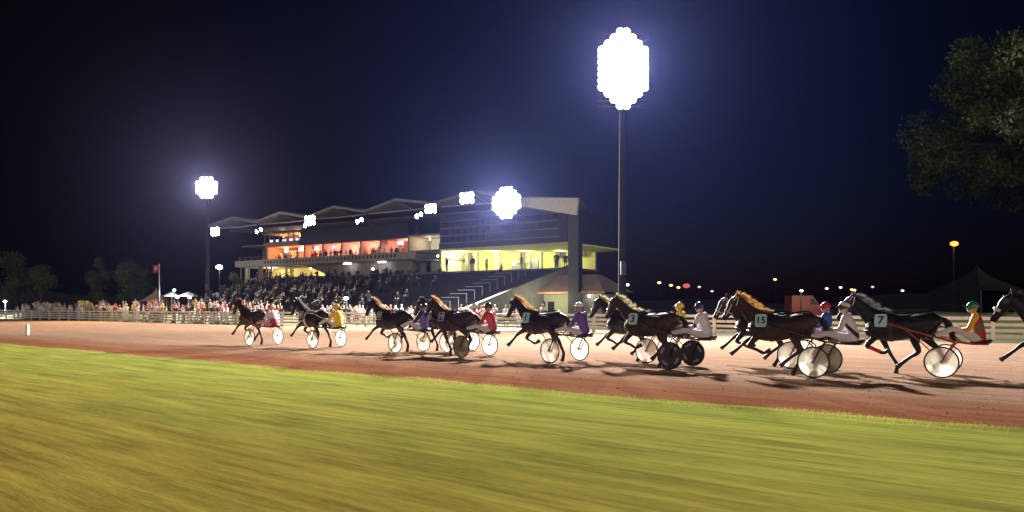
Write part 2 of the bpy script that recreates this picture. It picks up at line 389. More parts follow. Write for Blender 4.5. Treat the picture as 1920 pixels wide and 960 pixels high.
# ------------------------------------------------------------------ track rail
def build_fence():
    root = thing('rail_fence', 'long white race rail with boarded panels along the far side of the track', 'fence', SP(20, 39.3))
    inv = Matrix.Translation(-SP(20, 39.3))
    ss = []
    s_ = -46.0
    while s_ < 160: ss.append(s_); s_ += 2.6
    pts = [SP(q, fence_p(q)) for q in ss]
    for nm, z0, z1, th, m in (('top_rail', 1.0, 1.14, .16, 'white_paint'), ('board', .72, .86, .04, 'rail_board'), ('board', .46, .60, .04, 'rail_board'), ('board', .18, .34, .04, 'rail_board')):
        bm = bmesh.new()
        for a, b in zip(pts, pts[1:]):
            d = b-a; c = (a+b)/2; rot = Matrix.Rotation(math.atan2(d.y, d.x), 3, 'Z')
            box(bm, (c.x, c.y, (z0+z1)/2), (d.length-.002, th, z1-z0), rot)
        o = finish(nm, bm, M[m], root, smooth=False); o.data.transform(inv)
    bm = bmesh.new(); box(bm, (0, 0, .5), (.15, .12, 1.0)); pm = finish('post', bm, M['white_paint'], keep=True, smooth=False)
    for p in pts:
        o = link('post', pm, root); o.location = p - SP(20, 39.3) + N*-.09; o.rotation_euler = (0, 0, -A)
build_fence()
# white distance marker on the dirt
bm = bmesh.new(); box(bm, (0, 0, .28), (.14, .14, .56)); prism(bm, [(-.07, -.07, .56), (.07, -.07, .56), (.05, -.05, .6), (-.05, -.05, .6)], (0, .12, 0))
tag(finish('marker_post', bm, M['white_paint'], smooth=False), 'short white marker post standing alone on the dirt at far left', 'marker post', loc=SP(47.4, 16.1))

# ================================================================== HORSES
TORSO = [(.06, 0, 1.24, .10, .12), (.12, 0, 1.26, .19, .22), (.25, 0, 1.25, .255, .29), (.45, 0, 1.215, .27, .315), (.70, 0, 1.185, .255, .30), (.95, 0, 1.15, .275, .325), (1.2, 0, 1.155, .265, .345), (1.4, 0, 1.14, .235, .31), (1.55, 0, 1.12, .18, .24), (1.65, 0, 1.12, .11, .14)]
TS = catmull(TORSO, 6)
def torso_at(x):
    r = min(TS, key=lambda q: abs(q[0]-x)); return r[2], r[3], r[4]
FRONT = {'reach': [(1.38, 1.0), (1.74, .80), (2.0, .55), (2.10, .47)], 'fold': [(1.38, .98), (1.60, .68), (1.26, .52), (1.14, .58)],
         'back': [(1.34, .98), (1.18, .60), (.98, .22), (1.00, .045)], 'stand': [(1.38, .98), (1.42, .56), (1.40, .17), (1.46, .045)]}
HIND = {'reach': [(.62, .98), (.50, .58), (.80, .32), (.90, .22)], 'push': [(.42, .95), (.12, .64), (-.06, .28), (-.02, .08)], 'fold': [(.60, 1.0), (.26, .72), (.42, .44), (.32, .35)],
        'under': [(.58, .96), (.36, .56), (.50, .18), (.57, .045)]}
POSES = {'A': ('fold', 'back', 'reach', 'push'), 'B': ('reach', 'fold', 'push', 'reach'), 'C': ('fold', 'reach', 'under', 'reach'), 'D': ('reach', 'fold', 'under', 'push'), 'E': ('back', 'reach', 'fold', 'under')}
def bend(v):
    """carry head and neck a little lower and further forward"""
    d = (v[0]-1.2)*.6+(v[2]-1.3)*.8; f = min(1, max(0, d/.45)); f = f*f*(3-2*f)
    if f <= 0: return Vector(v)
    a = -R(8)*f; x, z = v[0]-1.25, v[2]-1.25
    return Vector((1.25+x*math.cos(a)-z*math.sin(a), v[1], 1.25+x*math.sin(a)+z*math.cos(a)))
def bent(me):
    for v in me.vertices: v.co = bend(v.co)
    return me
CREST = [(1.16, 1.50), (1.34, 1.62), (1.52, 1.80), (1.68, 1.97), (1.80, 2.06)]
def horse_body(pose):
    bm = bmesh.new()
    loft(bm, TORSO, 20, 3)
    loft(bm, [(1.20, 0, 1.22, .17, .30), (1.42, 0, 1.38, .135, .255), (1.58, 0, 1.58, .10, .185), (1.72, 0, 1.79, .082, .14), (1.83, 0, 1.94, .075, .115)], 16, 3)
    loft(bm, [(1.80, 0, 1.99, .07, .09), (1.88, 0, 1.93, .092, .135), (1.96, 0, 1.84, .095, .145), (2.06, 0, 1.72, .072, .105), (2.15, 0, 1.61, .058, .08), (2.215, 0, 1.53, .060, .077), (2.25, 0, 1.475, .045, .055)], 14, 3)
    for sg in (1, -1):
        loft(bm, [(1.80, sg*.055, 2.02, .03, .025), (1.80, sg*.075, 2.12, .034, .02), (1.83, sg*.065, 2.20, .006, .006)], 8, 2)      # ear
        lf = FRONT[POSES[pose][0 if sg > 0 else 1]]; lh = HIND[POSES[pose][2 if sg > 0 else 3]]
        y = sg*.135
        e, k, f, h = lf
        m1 = tuple((a*.55+b*.45) for a, b in zip(e, k)); m2 = tuple((a+b)/2 for a, b in zip(k, f))
        loft(bm, [(1.45, y*.9, 1.22, .10, .17), (1.42, y, 1.10, .10, .15), (e[0], y, e[1], .085, .115), (m1[0], y, m1[1], .066, .078), (k[0], y*.95, k[1], .050, .056), (m2[0], y*.95, m2[1], .036, .040), (f[0], y*.95, f[1], .043, .046), (h[0], y*.95, h[1], .047, .05)], 12, 3)
        s_, hk, f2, h2 = lh
        g1 = tuple((a*.5+b*.5) for a, b in zip(s_, hk)); c1 = tuple((a+b)/2 for a, b in zip(hk, f2))
        loft(bm, [(.30, y*.9, 1.30, .13, .20), (.36, y*1.05, 1.14, .13, .21), (s_[0]-.06, y*1.1, s_[1], .095, .15), (g1[0], y*1.05, g1[1], .066, .088), (hk[0], y, hk[1], .052, .064), (c1[0], y, c1[1], .039, .045), (f2[0], y, f2[1], .045, .048), (h2[0], y, h2[1], .05, .052)], 12, 3)
    me = bent(remesh(bm, .0165, 3, .5)); me.materials.append(COATS['bay']); return me
def hoof_meshes(pose):
    out = []
    for i in range(4):
        sg = 1 if i in (0, 2) else -1; y = sg*.135*(.95 if i < 2 else 1)
        tbl = FRONT[POSES[pose][i]] if i < 2 else HIND[POSES[pose][i]]
        f, h = Vector((tbl[2][0], 0, tbl[2][1])), Vector((tbl[3][0], 0, tbl[3][1]))
        d = (h-f).normalized(); bm = bmesh.new()
        loft(bm, [(*(h+Vector((0, y, 0))-d*.03), .050, .053), (*(h+Vector((0, y, 0))+d*.045), .060, .064)], 12)
        out.append(finish('hoof', bm, M['hoof'], keep=True))
    return out
def strands(bm, n, base, direction, length, width, rnd, lift=.5):
    for i in range(n):
        p = Vector(base(rnd.random())); L = length*rnd.uniform(.55, 1.15)
        d = Vector(direction)+Vector((rnd.uniform(-.35, .3), rnd.uniform(-.25, .25), rnd.uniform(-.4, .4))); d.normalize()
        side = d.cross(Vector((rnd.uniform(-1, 1), 1, rnd.uniform(-1, 1)))).normalized()*width*rnd.uniform(.6, 1.2)
        prev = None
        for k in range(5):
            t = k/4; q = p+d*L*t+Vector((0, rnd.uniform(-.012, .012), lift*L*t*(1-t)*1.3+rnd.uniform(-.012, .012)*k/2))
            ww = side*(1-.9*t*t)
            a, b = bm.verts.new(q-ww), bm.verts.new(q+ww)
            if prev: bm.faces.new((prev[0], prev[1], b, a))
            prev = (a, b)
def crest_pt(t):
    f = t*(len(CREST)-1); i = min(int(f), len(CREST)-2); f -= i
    return (CREST[i][0]*(1-f)+CREST[i+1][0]*f, random.uniform(-.025, .025), CREST[i][1]*(1-f)+CREST[i+1][1]*f-.02)
def mane_mesh(seed):
    bm = bmesh.new(); rnd = random.Random(seed)
    strands(bm, 330, crest_pt, (-.85, .05, .22), .17, .006, rnd, .30)
    return bent(finish('mane', bm, HAIR['gold'], keep=True))
def forelock_mesh():
    bm = bmesh.new(); rnd = random.Random(9)
    strands(bm, 70, lambda t: (1.83+.05*t, rnd.uniform(-.04, .04), 2.05), (-.55, 0, .40), .14, .007, rnd, .2)
    return bent(finish('forelock', bm, HAIR['gold'], keep=True))
def tail_mesh():
    bm = bmesh.new(); rnd = random.Random(5)
    loft(bm, [(.10, 0, 1.40, .04, .05), (-.02, 0, 1.36, .05, .06), (-.12, 0, 1.22, .05, .07), (-.17, 0, 1.02, .045, .06), (-.20, 0, .86, .012, .015)], 10, 3)
    strands(bm, 60, lambda t: (-.02-.15*t, rnd.uniform(-.04, .04), 1.36-.34*t), (-.35, 0, -1), .36, .012, rnd, .0)
    return finish('tail', bm, HAIR['dark'], keep=True)
def loop_pts(x, z, wy, hz, n=20, tilt=0): return [(x+tilt*math.sin(2*math.pi*k/n), wy*math.cos(2*math.pi*k/n), z+hz*math.sin(2*math.pi*k/n)) for k in range(n+1)]
def flat_ring(bm, x, grow, wid):
    """a strap of width wid lying round the barrel at x"""
    n = 28; rows = []
    for dx in (-wid/2, wid/2):
        z, wy, hz = torso_at(x+dx)
        rows.append([bm.verts.new((x+dx, (wy+grow)*math.cos(2*math.pi*k/n), z+(hz+grow)*math.sin(2*math.pi*k/n))) for k in range(n)])
    for k in range(n): bm.faces.new((rows[0][k], rows[0][(k+1) % n], rows[1][(k+1) % n], rows[1][k]))
def harness_mesh():
    bm = bmesh.new()
    flat_ring(bm, 1.08, .014, .10)
    for sg in (1, -1):
        tube(bm, [(1.08, sg*.285, 1.12), (1.35, sg*.255, 1.08), (1.56, sg*.19, 1.08), (1.685, 0, 1.09)], .022, 6, 4)
        tube(bm, [(1.08, sg*.19, 1.43), (.6, sg*.235, 1.40), (.30, sg*.25, 1.33), (.10, sg*.18, 1.22), (.03, 0, 1.20)], .014, 6, 4)
    tube(bm, [(1.08, 0, 1.525), (.7, 0, 1.515), (.4, 0, 1.56), (.22, 0, 1.545), (.08, 0, 1.38)], .02, 6, 4)
    box(bm, (1.08, 0, 1.53), (.13, .22, .05))
    tube(bm, [(1.12, 0, 1.54), (1.45, 0, 1.86), (1.80, 0, 2.10)], .008, 5)      # check rein
    return bent(finish('harness', bm, M['leather'], keep=True))
def bridle_mesh():
    bm = bmesh.new()
    for sg in (1, -1):
        tube(bm, [(1.80, sg*.065, 2.06), (1.90, sg*.103, 1.93), (2.05, sg*.088, 1.72), (2.17, sg*.068, 1.56)], .011, 6, 3)
        tube(bm, [(1.79, sg*.05, 2.05), (1.80, sg*.10, 1.92), (1.87, sg*.06, 1.80)], .010, 6, 3)
    tube(bm, [(1.90, .10, 1.96), (1.955, .05, 2.02), (1.965, 0, 2.035), (1.955, -.05, 2.02), (1.90, -.10, 1.96)], .012, 6, 2)
    n = 16; d = Vector((.65, 0, -.76)); up = Vector((.76, 0, .65)); c = Vector((2.10, 0, 1.675))
    tube(bm, [c+Vector((0, .078*math.cos(2*math.pi*k/n), 0))+up*.105*math.sin(2*math.pi*k/n) for k in range(n+1)], .013, 6)
    return bent(finish('bridle', bm, M['leather'], keep=True))
def blinker_mesh(sg):
    bm = bmesh.new(); prism(bm, [(1.90, sg*.108, 1.98), (1.97, sg*.125, 1.97), (2.0, sg*.13, 1.90), (1.95, sg*.12, 1.85), (1.89, sg*.105, 1.88)], (0, sg*.012, 0)); return bent(finish('blinker', bm, M['leather'], keep=True))
def shadow_roll():
    bm = bmesh.new(); n = 16; up = Vector((.76, 0, .65)); c = Vector((2.075, 0, 1.70))
    pts = [c+Vector((0, .082*math.cos(math.pi*k/n), 0))+up*.125*math.sin(math.pi*k/n) for k in range(n+1)]
    tube(bm, pts, .036, 8); return bent(finish('nose_roll', bm, M['strap_white'], keep=True))
def rein_mesh(hx, hz):
    bm = bmesh.new()
    for sg in (1, -1): tube(bm, [(hx, sg*.09, hz), (.4, sg*.20, 1.50), (1.10, sg*.14, 1.56), (1.6, sg*.16, 1.68), (2.17, sg*.07, 1.555)], .0075, 5, 4)
    return bent(finish('reins', bm, M['leather'], keep=True))
def plate_mesh(m):
    bm = bmesh.new(); c = .05; wd, ht = .135, .165
    pts = []
    for cx, cz, a0 in ((wd-c, ht-c, 0), (-wd+c, ht-c, 90), (-wd+c, -ht+c, 180), (wd-c, -ht+c, 270)):
        for k in range(4): pts.append((cx+c*math.cos(R(a0+k*30)), cz+c*math.sin(R(a0+k*30)), 0))
    prism(bm, pts, (0, 0, .012)); return finish('number_cloth', bm, m, keep=True, smooth=False)
def saddle_cloth():
    bm = bmesh.new(); rows = []
    for x in [.98+.04*i for i in range(13)]:
        z, wy, hz = torso_at(x); rows.append([bm.verts.new((x, (wy+.012)*math.cos(a), z+(hz+.012)*math.sin(a))) for a in [R(8+8.2*k) for k in range(21)]])
    for a, b in zip(rows, rows[1:]):
        for k in range(20): bm.faces.new((a[k], b[k], b[k+1], a[k+1]))
    return finish('saddle_pad', bm, M['leather'], keep=True)
BODY = {p: horse_body(p) for p in POSES}; HOOF = {p: hoof_meshes(p) for p in POSES}
MANES = [mane_mesh(i) for i in range(3)]; TAIL = tail_mesh(); FORE = forelock_mesh(); HARN = harness_mesh(); BRID = bridle_mesh(); BLINK = [blinker_mesh(1), blinker_mesh(-1)]
ROLL = shadow_roll(); REIN = rein_mesh(-.26, 1.08); PLATE = plate_mesh(M['plate']); PLATED = plate_mesh(M['plate_dark']); PAD = saddle_cloth()
bm = bmesh.new(); ball(bm, (0, 0, 0), .022, seg=10, rings=6); EYE = finish('eye', bm, M['eye'], keep=True)
PM = Matrix(((-1, 0, 0), (0, 0, 1), (0, 1, 0))).to_4x4()   # flat plate facing the horse's left
def make_horse(loc, rz, pose, coatk, manek, label, number=None, dark_plate=False, roll=None, i=0, white_harness=False, boots=None):
    h = thing('horse', label, 'horse', loc, rz, 'trotting horses in harness on the track'); h.scale = (1, 1, .95)
    b = link('body', BODY[pose], h); own(b, COATS[coatk])
    for hm in HOOF[pose]: link('hoof', hm, h)
    m = link('mane', MANES[i % 3], h); own(m, HAIR['dark' if manek == 'red' else manek]); fo = link('forelock', FORE, h); own(fo, HAIR[manek]); t = link('tail', TAIL, h); own(t, HAIR['dark'])
    for sg in (1, -1): e = link('eye', EYE, b); e.location = bend((1.955, sg*.088, 1.90))
    ha = link('harness', HARN, h)
    if white_harness: own(ha, M['strap_white'])
    br = link('bridle', BRID, h)
    for q in BLINK: link('blinker', q, br)
    if roll: r = link('nose_roll', ROLL, br); own(r, roll)
    link('reins', REIN, h)
    if number is not None:
        link('saddle_pad', PAD, h)
        rot = Matrix.Rotation(R(13), 4, 'X')
        pl = link('number_cloth', PLATED if dark_plate else PLATE, h)
        pl.matrix_local = Matrix.Translation((1.28, .258, 1.335)) @ rot @ PM
        d = bpy.data.objects.new('number', text_mesh(number, .28 if len(number) == 1 else .235, .006)); COL.objects.link(d); d.parent = pl
        if not d.data.materials: d.data.materials.append(M['digit'])
        own(d, M['digit_pale'] if dark_plate else M['digit'])
        d.location = (0, 0, .014)
        if dark_plate:
            f = link('border', BORDER, pl)
    if boots:
        e, k, f, hh = FRONT[POSES[pose][0]]
        bm = bmesh.new(); a_, c_ = Vector((k[0], .128, k[1])), Vector((f[0], .128, f[1])); d_ = c_-a_
        loft(bm, [(*(a_+d_*.18), .05, .053), (*(a_+d_*.5), .045, .048), (*(a_+d_*.85), .05, .053)], 12); finish('leg_boot', bm, boots, h)
    return h
def border_mesh():
    bm = bmesh.new(); c = .045
    def ringpts(wd, ht):
        p = []
        for cx, cz, a0 in ((wd-c, ht-c, 0), (-wd+c, ht-c, 90), (-wd+c, -ht+c, 180), (wd-c, -ht+c, 270)):
            for k in range(4): p.append((cx+c*math.cos(R(a0+k*30)), cz+c*math.sin(R(a0+k*30)), .015))
        return p
    a = [bm.verts.new(p) for p in ringpts(.128, .158)]; b = [bm.verts.new(p) for p in ringpts(.108, .138)]
    for k in range(len(a)): bm.faces.new((a[k], a[(k+1) % len(a)], b[(k+1) % len(a)], b[k]))
    return finish('border', bm, M['digit_pale'], keep=True)
BORDER = border_mesh()

# ================================================================== SULKIES
WR = .355
def sulky_meshes():
    S = {}
    bm = bmesh.new(); disc(bm, (0, 0, 0), (0, 1, 0), 0, WR-.022, .022, 40); disc(bm, (0, 0, 0), (0, 1, 0), 0, .05, .07, 16); S['wheel'] = finish('wheel', bm, M['disc'], keep=True)
    bm = bmesh.new(); n = 40; q = 8; rings = []
    for k in range(n):
        a = 2*math.pi*k/n; c = Vector((math.cos(a), 0, math.sin(a))); rings.append([bm.verts.new(c*(WR-.018)+(c*math.cos(2*math.pi*j/q)+Vector((0, 1, 0))*math.sin(2*math.pi*j/q))*.018) for j in range(q)])
    for k in range(n):
        for j in range(q): bm.faces.new((rings[k][j], rings[(k+1) % n][j], rings[(k+1) % n][(j+1) % q], rings[k][(j+1) % q]))
    S['tyre'] = finish('tyre', bm, M['tyre'], keep=True)
    pts = [(.27*math.cos(R(k*6)), 0, .27*math.sin(R(k*6))) for k in range(8)]+[(.205*math.cos(R(k*6)), 0, .205*math.sin(R(k*6))) for k in range(7, -1, -1)]
    bm = bmesh.new(); prism(bm, [Vector(p)+Vector((0, -.0135, 0)) for p in pts], (0, .027, 0)); S['mark'] = finish('disc_mark', bm, M['disc_mark'], keep=True, smooth=False)
    for sg, nm in ((1, 'l'), (-1, 'r')):
        bm = bmesh.new(); tube(bm, [(1.10, sg*.32, 1.20), (1.0, sg*.345, 1.165), (.55, sg*.42, 1.03), (.1, sg*.46, .90), (-.15, sg*.50, .83), (-.30, sg*.56, .80)], .023, 8, 4)
        S['shaft'+nm] = finish('shaft', bm, M['black_frame'], keep=True)
        bm = bmesh.new()
        tube(bm, [(-.26, sg*.62, .82), (-.16, sg*.60, .66), (0, sg*.625, WR)], .019, 8, 2)
        tube(bm, [(-.26, sg*.72, .82), (-.16, sg*.735, .66), (0, sg*.735, WR)], .019, 8, 2)
        tube(bm, [(0, sg*.62, WR), (.35, sg*.50, .72), (.75, sg*.405, 1.08)], .013, 8)
        tube(bm, [(0, sg*.60, WR), (0, sg*.76, WR)], .02, 8)
        S['fork'+nm] = finish('fork', bm, M['black_frame'], keep=True)
        bm = bmesh.new(); tube(bm, [(.30, sg*.44, .96), (.32, sg*.34, .86), (.32, sg*.22, .84)], .014, 8); box(bm, (.31, sg*.27, .845), (.10, .12, .02))
        S['rest'+nm] = finish('foot_rest', bm, M['black_frame'], keep=True)
    bm = bmesh.new()
    tube(bm, [(-.26, -.74, .82), (-.28, -.4, .80), (-.28, .4, .80), (-.26, .74, .82)], .024, 8, 3)
    for sg in (1, -1): tube(bm, [(-.28, sg*.40, .80), (-.55, sg*.20, .76), (-.88, sg*.14, .755)], .02, 8, 3)
    S['frame'] = finish('seat_frame', bm, M['black_frame'], keep=True)
    bm = bmesh.new(); loft(bm, [(-.50, 0, .785, .13, .022), (-.62, 0, .79, .19, .035), (-.80, 0, .79, .20, .04), (-.90, 0, .82, .17, .05), (-.94, 0, .85, .10, .02)], 14, 2)
    S['seat'] = finish('seat', bm, M['leather'], keep=True)
    return S
SUL = sulky_meshes()
def make_sulky(loc, rz, label, discm, framem, marks=False):
    r = thing('sulky', label, 'sulky', loc, rz, 'two wheeled racing sulkies')
    for sg in (1, -1):
        wl = link('wheel', SUL['wheel'], r); wl.location = (0, sg*.68, WR); own(wl, discm if not isinstance(discm, tuple) else discm[0 if sg > 0 else 1])
        wl.rotation_euler = (0, random.uniform(0, 3), 0)
        ty = link('tyre', SUL['tyre'], wl)
        if marks:
            for a0 in (20, 110, 200, 290): mk = link('disc_mark', SUL['mark'], wl); mk.rotation_euler = (0, R(a0), 0)
        k = 'l' if sg > 0 else 'r'
        for nm, mm in (('shaft', 'shaft'), ('fork', 'fork'), ('foot_rest', 'rest')):
            o = link(nm, SUL[mm+k], r); own(o, framem)
    o = link('seat_frame', SUL['frame'], r); own(o, framem); link('seat', SUL['seat'], r)
    return r

# ================================================================== DRIVERS
def hand(bm, c, d, sg):
    """curled hand: palm, four unequal bent fingers, thumb"""
    c = Vector(c); d = Vector(d).normalized(); lat = Vector((0, sg, 0)); up = d.cross(lat)
    if up.z < 0: up = -up
    loft(bm, [(*(c-d*.045), .026, .022), (*c, .020, .040), (*(c+d*.04), .018, .040)], 8)
    for k, L in enumerate((.036, .042, .039, .030)):
        b = c+d*.04+up*(.03-.02*k)
        tube(bm, [b, b+d*L*.7, b+d*L*.9-lat*.022, b+d*L*.25-lat*.036], [.009, .0085, .008, .007], 6)
    b = c+up*.034-d*.02; tube(bm, [b, b+up*.016+d*.02-lat*.012, b+d*.042-lat*.028], [.011, .010, .008], 6)
def driver_meshes(style):
    D = {}
    hip = Vector((-.70, 0, .88))
    lean = {'bent': .05, 'long': .10, 'back': -.05}[style]
    knee = {'bent': (-.22, 1.10), 'long': (-.20, .985), 'back': (-.20, 1.04)}[style]
    chest = Vector((-.68+lean*.7, 0, 1.22)); neck = Vector((-.66+lean, 0, 1.43)); hd = Vector((-.63+lean*1.2, 0, 1.575))
    def arms(bm, r, parts=(1, -1), hands=False):
        for sg in parts:
            sh = Vector((neck.x-.02, sg*.185, 1.375)); el = Vector((-.53+lean*.5, sg*.27, 1.10)); wr = Vector((-.31, sg*.115, 1.075))
            loft(bm, [(sh.x, sh.y*.8, sh.z+.01, .062*r, .068*r), (*sh, .062*r, .068*r), (*(sh*.5+el*.5), .050*r, .054*r), (*el, .045*r, .048*r), (*(el*.5+wr*.5), .040*r, .042*r), (*wr, .029*r, .031*r)], 10, 2)
    def torso(bm, r):
        loft(bm, [(hip.x, 0, hip.z-.06, .16*r, .12*r), (hip.x-.005, 0, hip.z+.06, .155*r, .118*r), (hip.x+lean*.2, 0, 1.06, .145*r, .112*r), (chest.x, 0, chest.z, .175*r, .128*r), (neck.x-.02, 0, 1.36, .165*r, .10*r), (neck.x, 0, 1.415, .07*r, .07*r)], 16, 3)
    def legs(bm, r, lo=0):
        for sg in (1, -1):
            k = Vector((knee[0], sg*.20, knee[1])); f = Vector((.24, sg*.27, .90)); h = Vector((hip.x+.03, sg*.095, hip.z-.01))
            loft(bm, [(*h, .092*r, .10*r), (*(h*.5+k*.5), .078*r, .082*r), (*k, .057*r, .06*r), (*(k*.6+f*.4), .052*r, .056*r), (*f, .036*r, .038*r)], 12, 3)
    bm = bmesh.new(); torso(bm, .9); arms(bm, .88); legs(bm, .88)
    tube(bm, [neck-Vector((0, 0, .04)), neck*.5+hd*.5, hd-Vector((0, 0, .02))], [.055, .052, .06], 12)
    ball(bm, hd, (.098, .075, .118), seg=18, rings=14); ball(bm, hd+Vector((.055, 0, -.06)), (.055, .052, .055))
    ball(bm, hd+Vector((.102, 0, -.012)), (.022, .014, .026)); ball(bm, hd+Vector((.097, 0, -.066)), (.012, .026, .010))
    for sg in (1, -1): ball(bm, hd+Vector((-.005, sg*.076, -.01)), (.02, .012, .032))
    me = remesh(bm, .013, 2, .5)
    b2 = bmesh.new(); b2.from_mesh(me)
    for sg in (1, -1): hand(b2, (-.27, sg*.10, 1.078), (.9, -sg*.2, .05), sg)
    me2 = bpy.data.meshes.new('body'); b2.to_mesh(me2); b2.free()
    for p in me2.polygons: p.use_smooth = True
    me2.materials.append(M['skin']); D['body'] = me2
    def cloth(nm, fn, vox=.015, m='trouser'):
        bm = bmesh.new(); fn(bm); q = remesh(bm, vox, 2, .5); q.materials.append(M[m]); D[nm] = q
    cloth('jacket', lambda bm: torso(bm, 1.08))
    cloth('sleeve_l', lambda bm: arms(bm, 1.22, (1,))); cloth('sleeve_r', lambda bm: arms(bm, 1.22, (-1,)))
    def tr(bm):
        legs(bm, 1.10); loft(bm, [(hip.x-.03, 0, hip.z-.085, .13, .10), (hip.x, 0, hip.z-.03, .176, .136), (hip.x, 0, hip.z+.03, .165, .128)], 16, 2)
    cloth('trousers', tr)
    for sg, nm in ((1, 'boot_l'), (-1, 'boot_r')):
        k = Vector((knee[0], sg*.20, knee[1])); f = Vector((.24, sg*.27, .90)); d = (f-k).normalized()
        bm = bmesh.new(); tube(bm, [f-d*.10, f], [.05, .045], 10)
        loft(bm, [(*(f-d*.0+Vector((-.02, 0, .0))), .040, .045), (*(f+d*.04+Vector((.0, 0, .03))), .042, .05), (*(f+d*.05+Vector((.03, 0, .10))), .044, .035), (*(f+d*.05+Vector((.05, 0, .17))), .036, .02)], 10, 2); D[nm] = finish('boot', bm, M['boot'], keep=True)
    bm = bmesh.new(); bmesh.ops.create_uvsphere(bm, u_segments=20, v_segments=14, radius=1, matrix=Matrix.Translation(hd+Vector((-.008, 0, .025))) @ Matrix.Diagonal((.132, .110, .128, 1)))
    bmesh.ops.bisect_plane(bm, geom=bm.verts[:]+bm.edges[:]+bm.faces[:], plane_co=hd+Vector((0, 0, -.035)), plane_no=(-.32, 0, -1), clear_outer=True)
    prism(bm, [hd+Vector(v) for v in ((.10, -.07, .045), (.185, -.045, .03), (.195, 0, .03), (.185, .045, .03), (.10, .07, .045))], (0, 0, .012)); D['helmet'] = finish('helmet', bm, M['white_paint'], keep=True)
    bm = bmesh.new(); loft(bm, [(hd.x+.098, -.072, hd.z+.015, .02, .024), (hd.x+.118, -.03, hd.z+.018, .016, .028), (hd.x+.118, .03, hd.z+.018, .016, .028), (hd.x+.098, .072, hd.z+.015, .02, .024)], 8, 2); D['goggles'] = finish('goggles', bm, M['glass'], keep=True)
    bm = bmesh.new(); tube(bm, [(-.27, -.10, 1.10), (.1, -.2, 1.36), (.55, -.26, 1.60)], [.008, .006, .003], 6); D['whip'] = finish('whip', bm, M['leather'], keep=True)
    return D
DRV = {k: driver_meshes(k) for k in ('bent', 'long', 'back')}
def cloth_mat(name, c): return mat(name, c, .5, .14, 11, sheen=.1, bump=.3)
def make_driver(loc, rz, style, label, jacket, sleeve, helmet, trousers=None):
    p = thing('person', label, 'person', loc, rz, 'drivers seated on the sulkies'); D = DRV[style]
    b = link('body', D['body'], p)
    for nm, key, mm in (('jacket', 'jacket', jacket), ('sleeve', 'sleeve_l', sleeve), ('sleeve', 'sleeve_r', sleeve), ('helmet', 'helmet', helmet), ('trousers', 'trousers', trousers or M['trouser'])):
        o = link(nm, D[key], p); own(o, mm)
    link('boot', D['boot_l'], p); link('boot', D['boot_r'], p); link('goggles', D['goggles'], p)
    return p
C = cloth_mat
WHITE = C('white_silk', (.78, .74, .76)); NAVY = C('navy_silk', (.015, .018, .07)); RED = C('red_silk', (.55, .02, .035)); YEL = C('yellow_silk', (.85, .60, .02)); PURP = C('purple_silk', (.14, .06, .30)); PINK = C('rose_silk', (.62, .07, .10)); GREEN = C('green_silk', (.02, .22, .09)); BLUE = C('blue_silk', (.03, .07, .42)); GOLD = C('gold_silk', (.85, .45, .01)); LILAC = C('lilac_silk', (.68, .58, .66)); CREAM = C('cream_silk', (.75, .68, .48))
hel = lambda n, c: mat(n, c, .22, .04, 4, coat=.6)
H = {'white': hel('white_helmet', (.75, .73, .72)), 'yellow': hel('yellow_helmet', (.78, .60, .03)), 'navy': hel('navy_helmet', (.012, .018, .11)), 'green': hel('green_helmet', (.02, .19, .08)), 'red': hel('red_helmet', (.5, .015, .03)), 'black': hel('black_helmet', (.02, .022, .03)),
     'redwhite': two_tone('red_white_helmet', (.75, .72, .72), (.55, .06, .04), (1, 0, 0), -.60, 9, .25), 'browncap': two_tone('brown_striped_helmet', (.08, .05, .04), (.70, .66, .60), (-.3, 0, 1), 1.78, 1.86, .25), 'redsilver': two_tone('red_silver_helmet', (.5, .015, .03), (.75, .75, .80), (.5, 0, 1), 1.37, 9, .25), 'pale': two_tone('pale_helmet', (.30, .22, .2), (.78, .74, .72), (0, 0, 1), 1.60, 9, .25)}
J = {'greyred': two_tone('grey_and_red_jacket', (.62, .60, .64), (.55, .01, .05), (0, 0, 1), -9, 1.12), 'purplewhite': two_tone('purple_white_jacket', (.16, .08, .34), (.75, .70, .76), (-1, 0, .35), 1.235, 9), 'bluepurple': two_tone('navy_purple_jacket', (.025, .022, .10), (.16, .12, .42), (-1, 0, 0), .69, 9),
     'lilacband': two_tone('white_jacket_dark_sash', (.74, .66, .74), (.012, .012, .03), (-.72, 0, .70), 1.21, 1.29), 'redgreen': two_tone('red_jacket_green_sash', (.52, .015, .04), (.03, .22, .07), (.70, 0, .72), .27, .36), 'whiteblue': two_tone('white_sleeve_blue_bands', (.76, .72, .76), (.02, .02, .16), (1, 0, -.8), -1.45, -1.36),
     'bluered': two_tone('blue_red_jacket', (.03, .10, .50), (.60, .25, .30), (1, 0, 0), -.66, 9), 'yelgreen': two_tone('yellow_green_jacket', (.75, .62, .03), (.02, .24, .08), (0, 0, 1), -9, 1.05)}
FR_B, FR_R, FR_G = M['black_frame'], M['red_frame'], M['grey_frame']
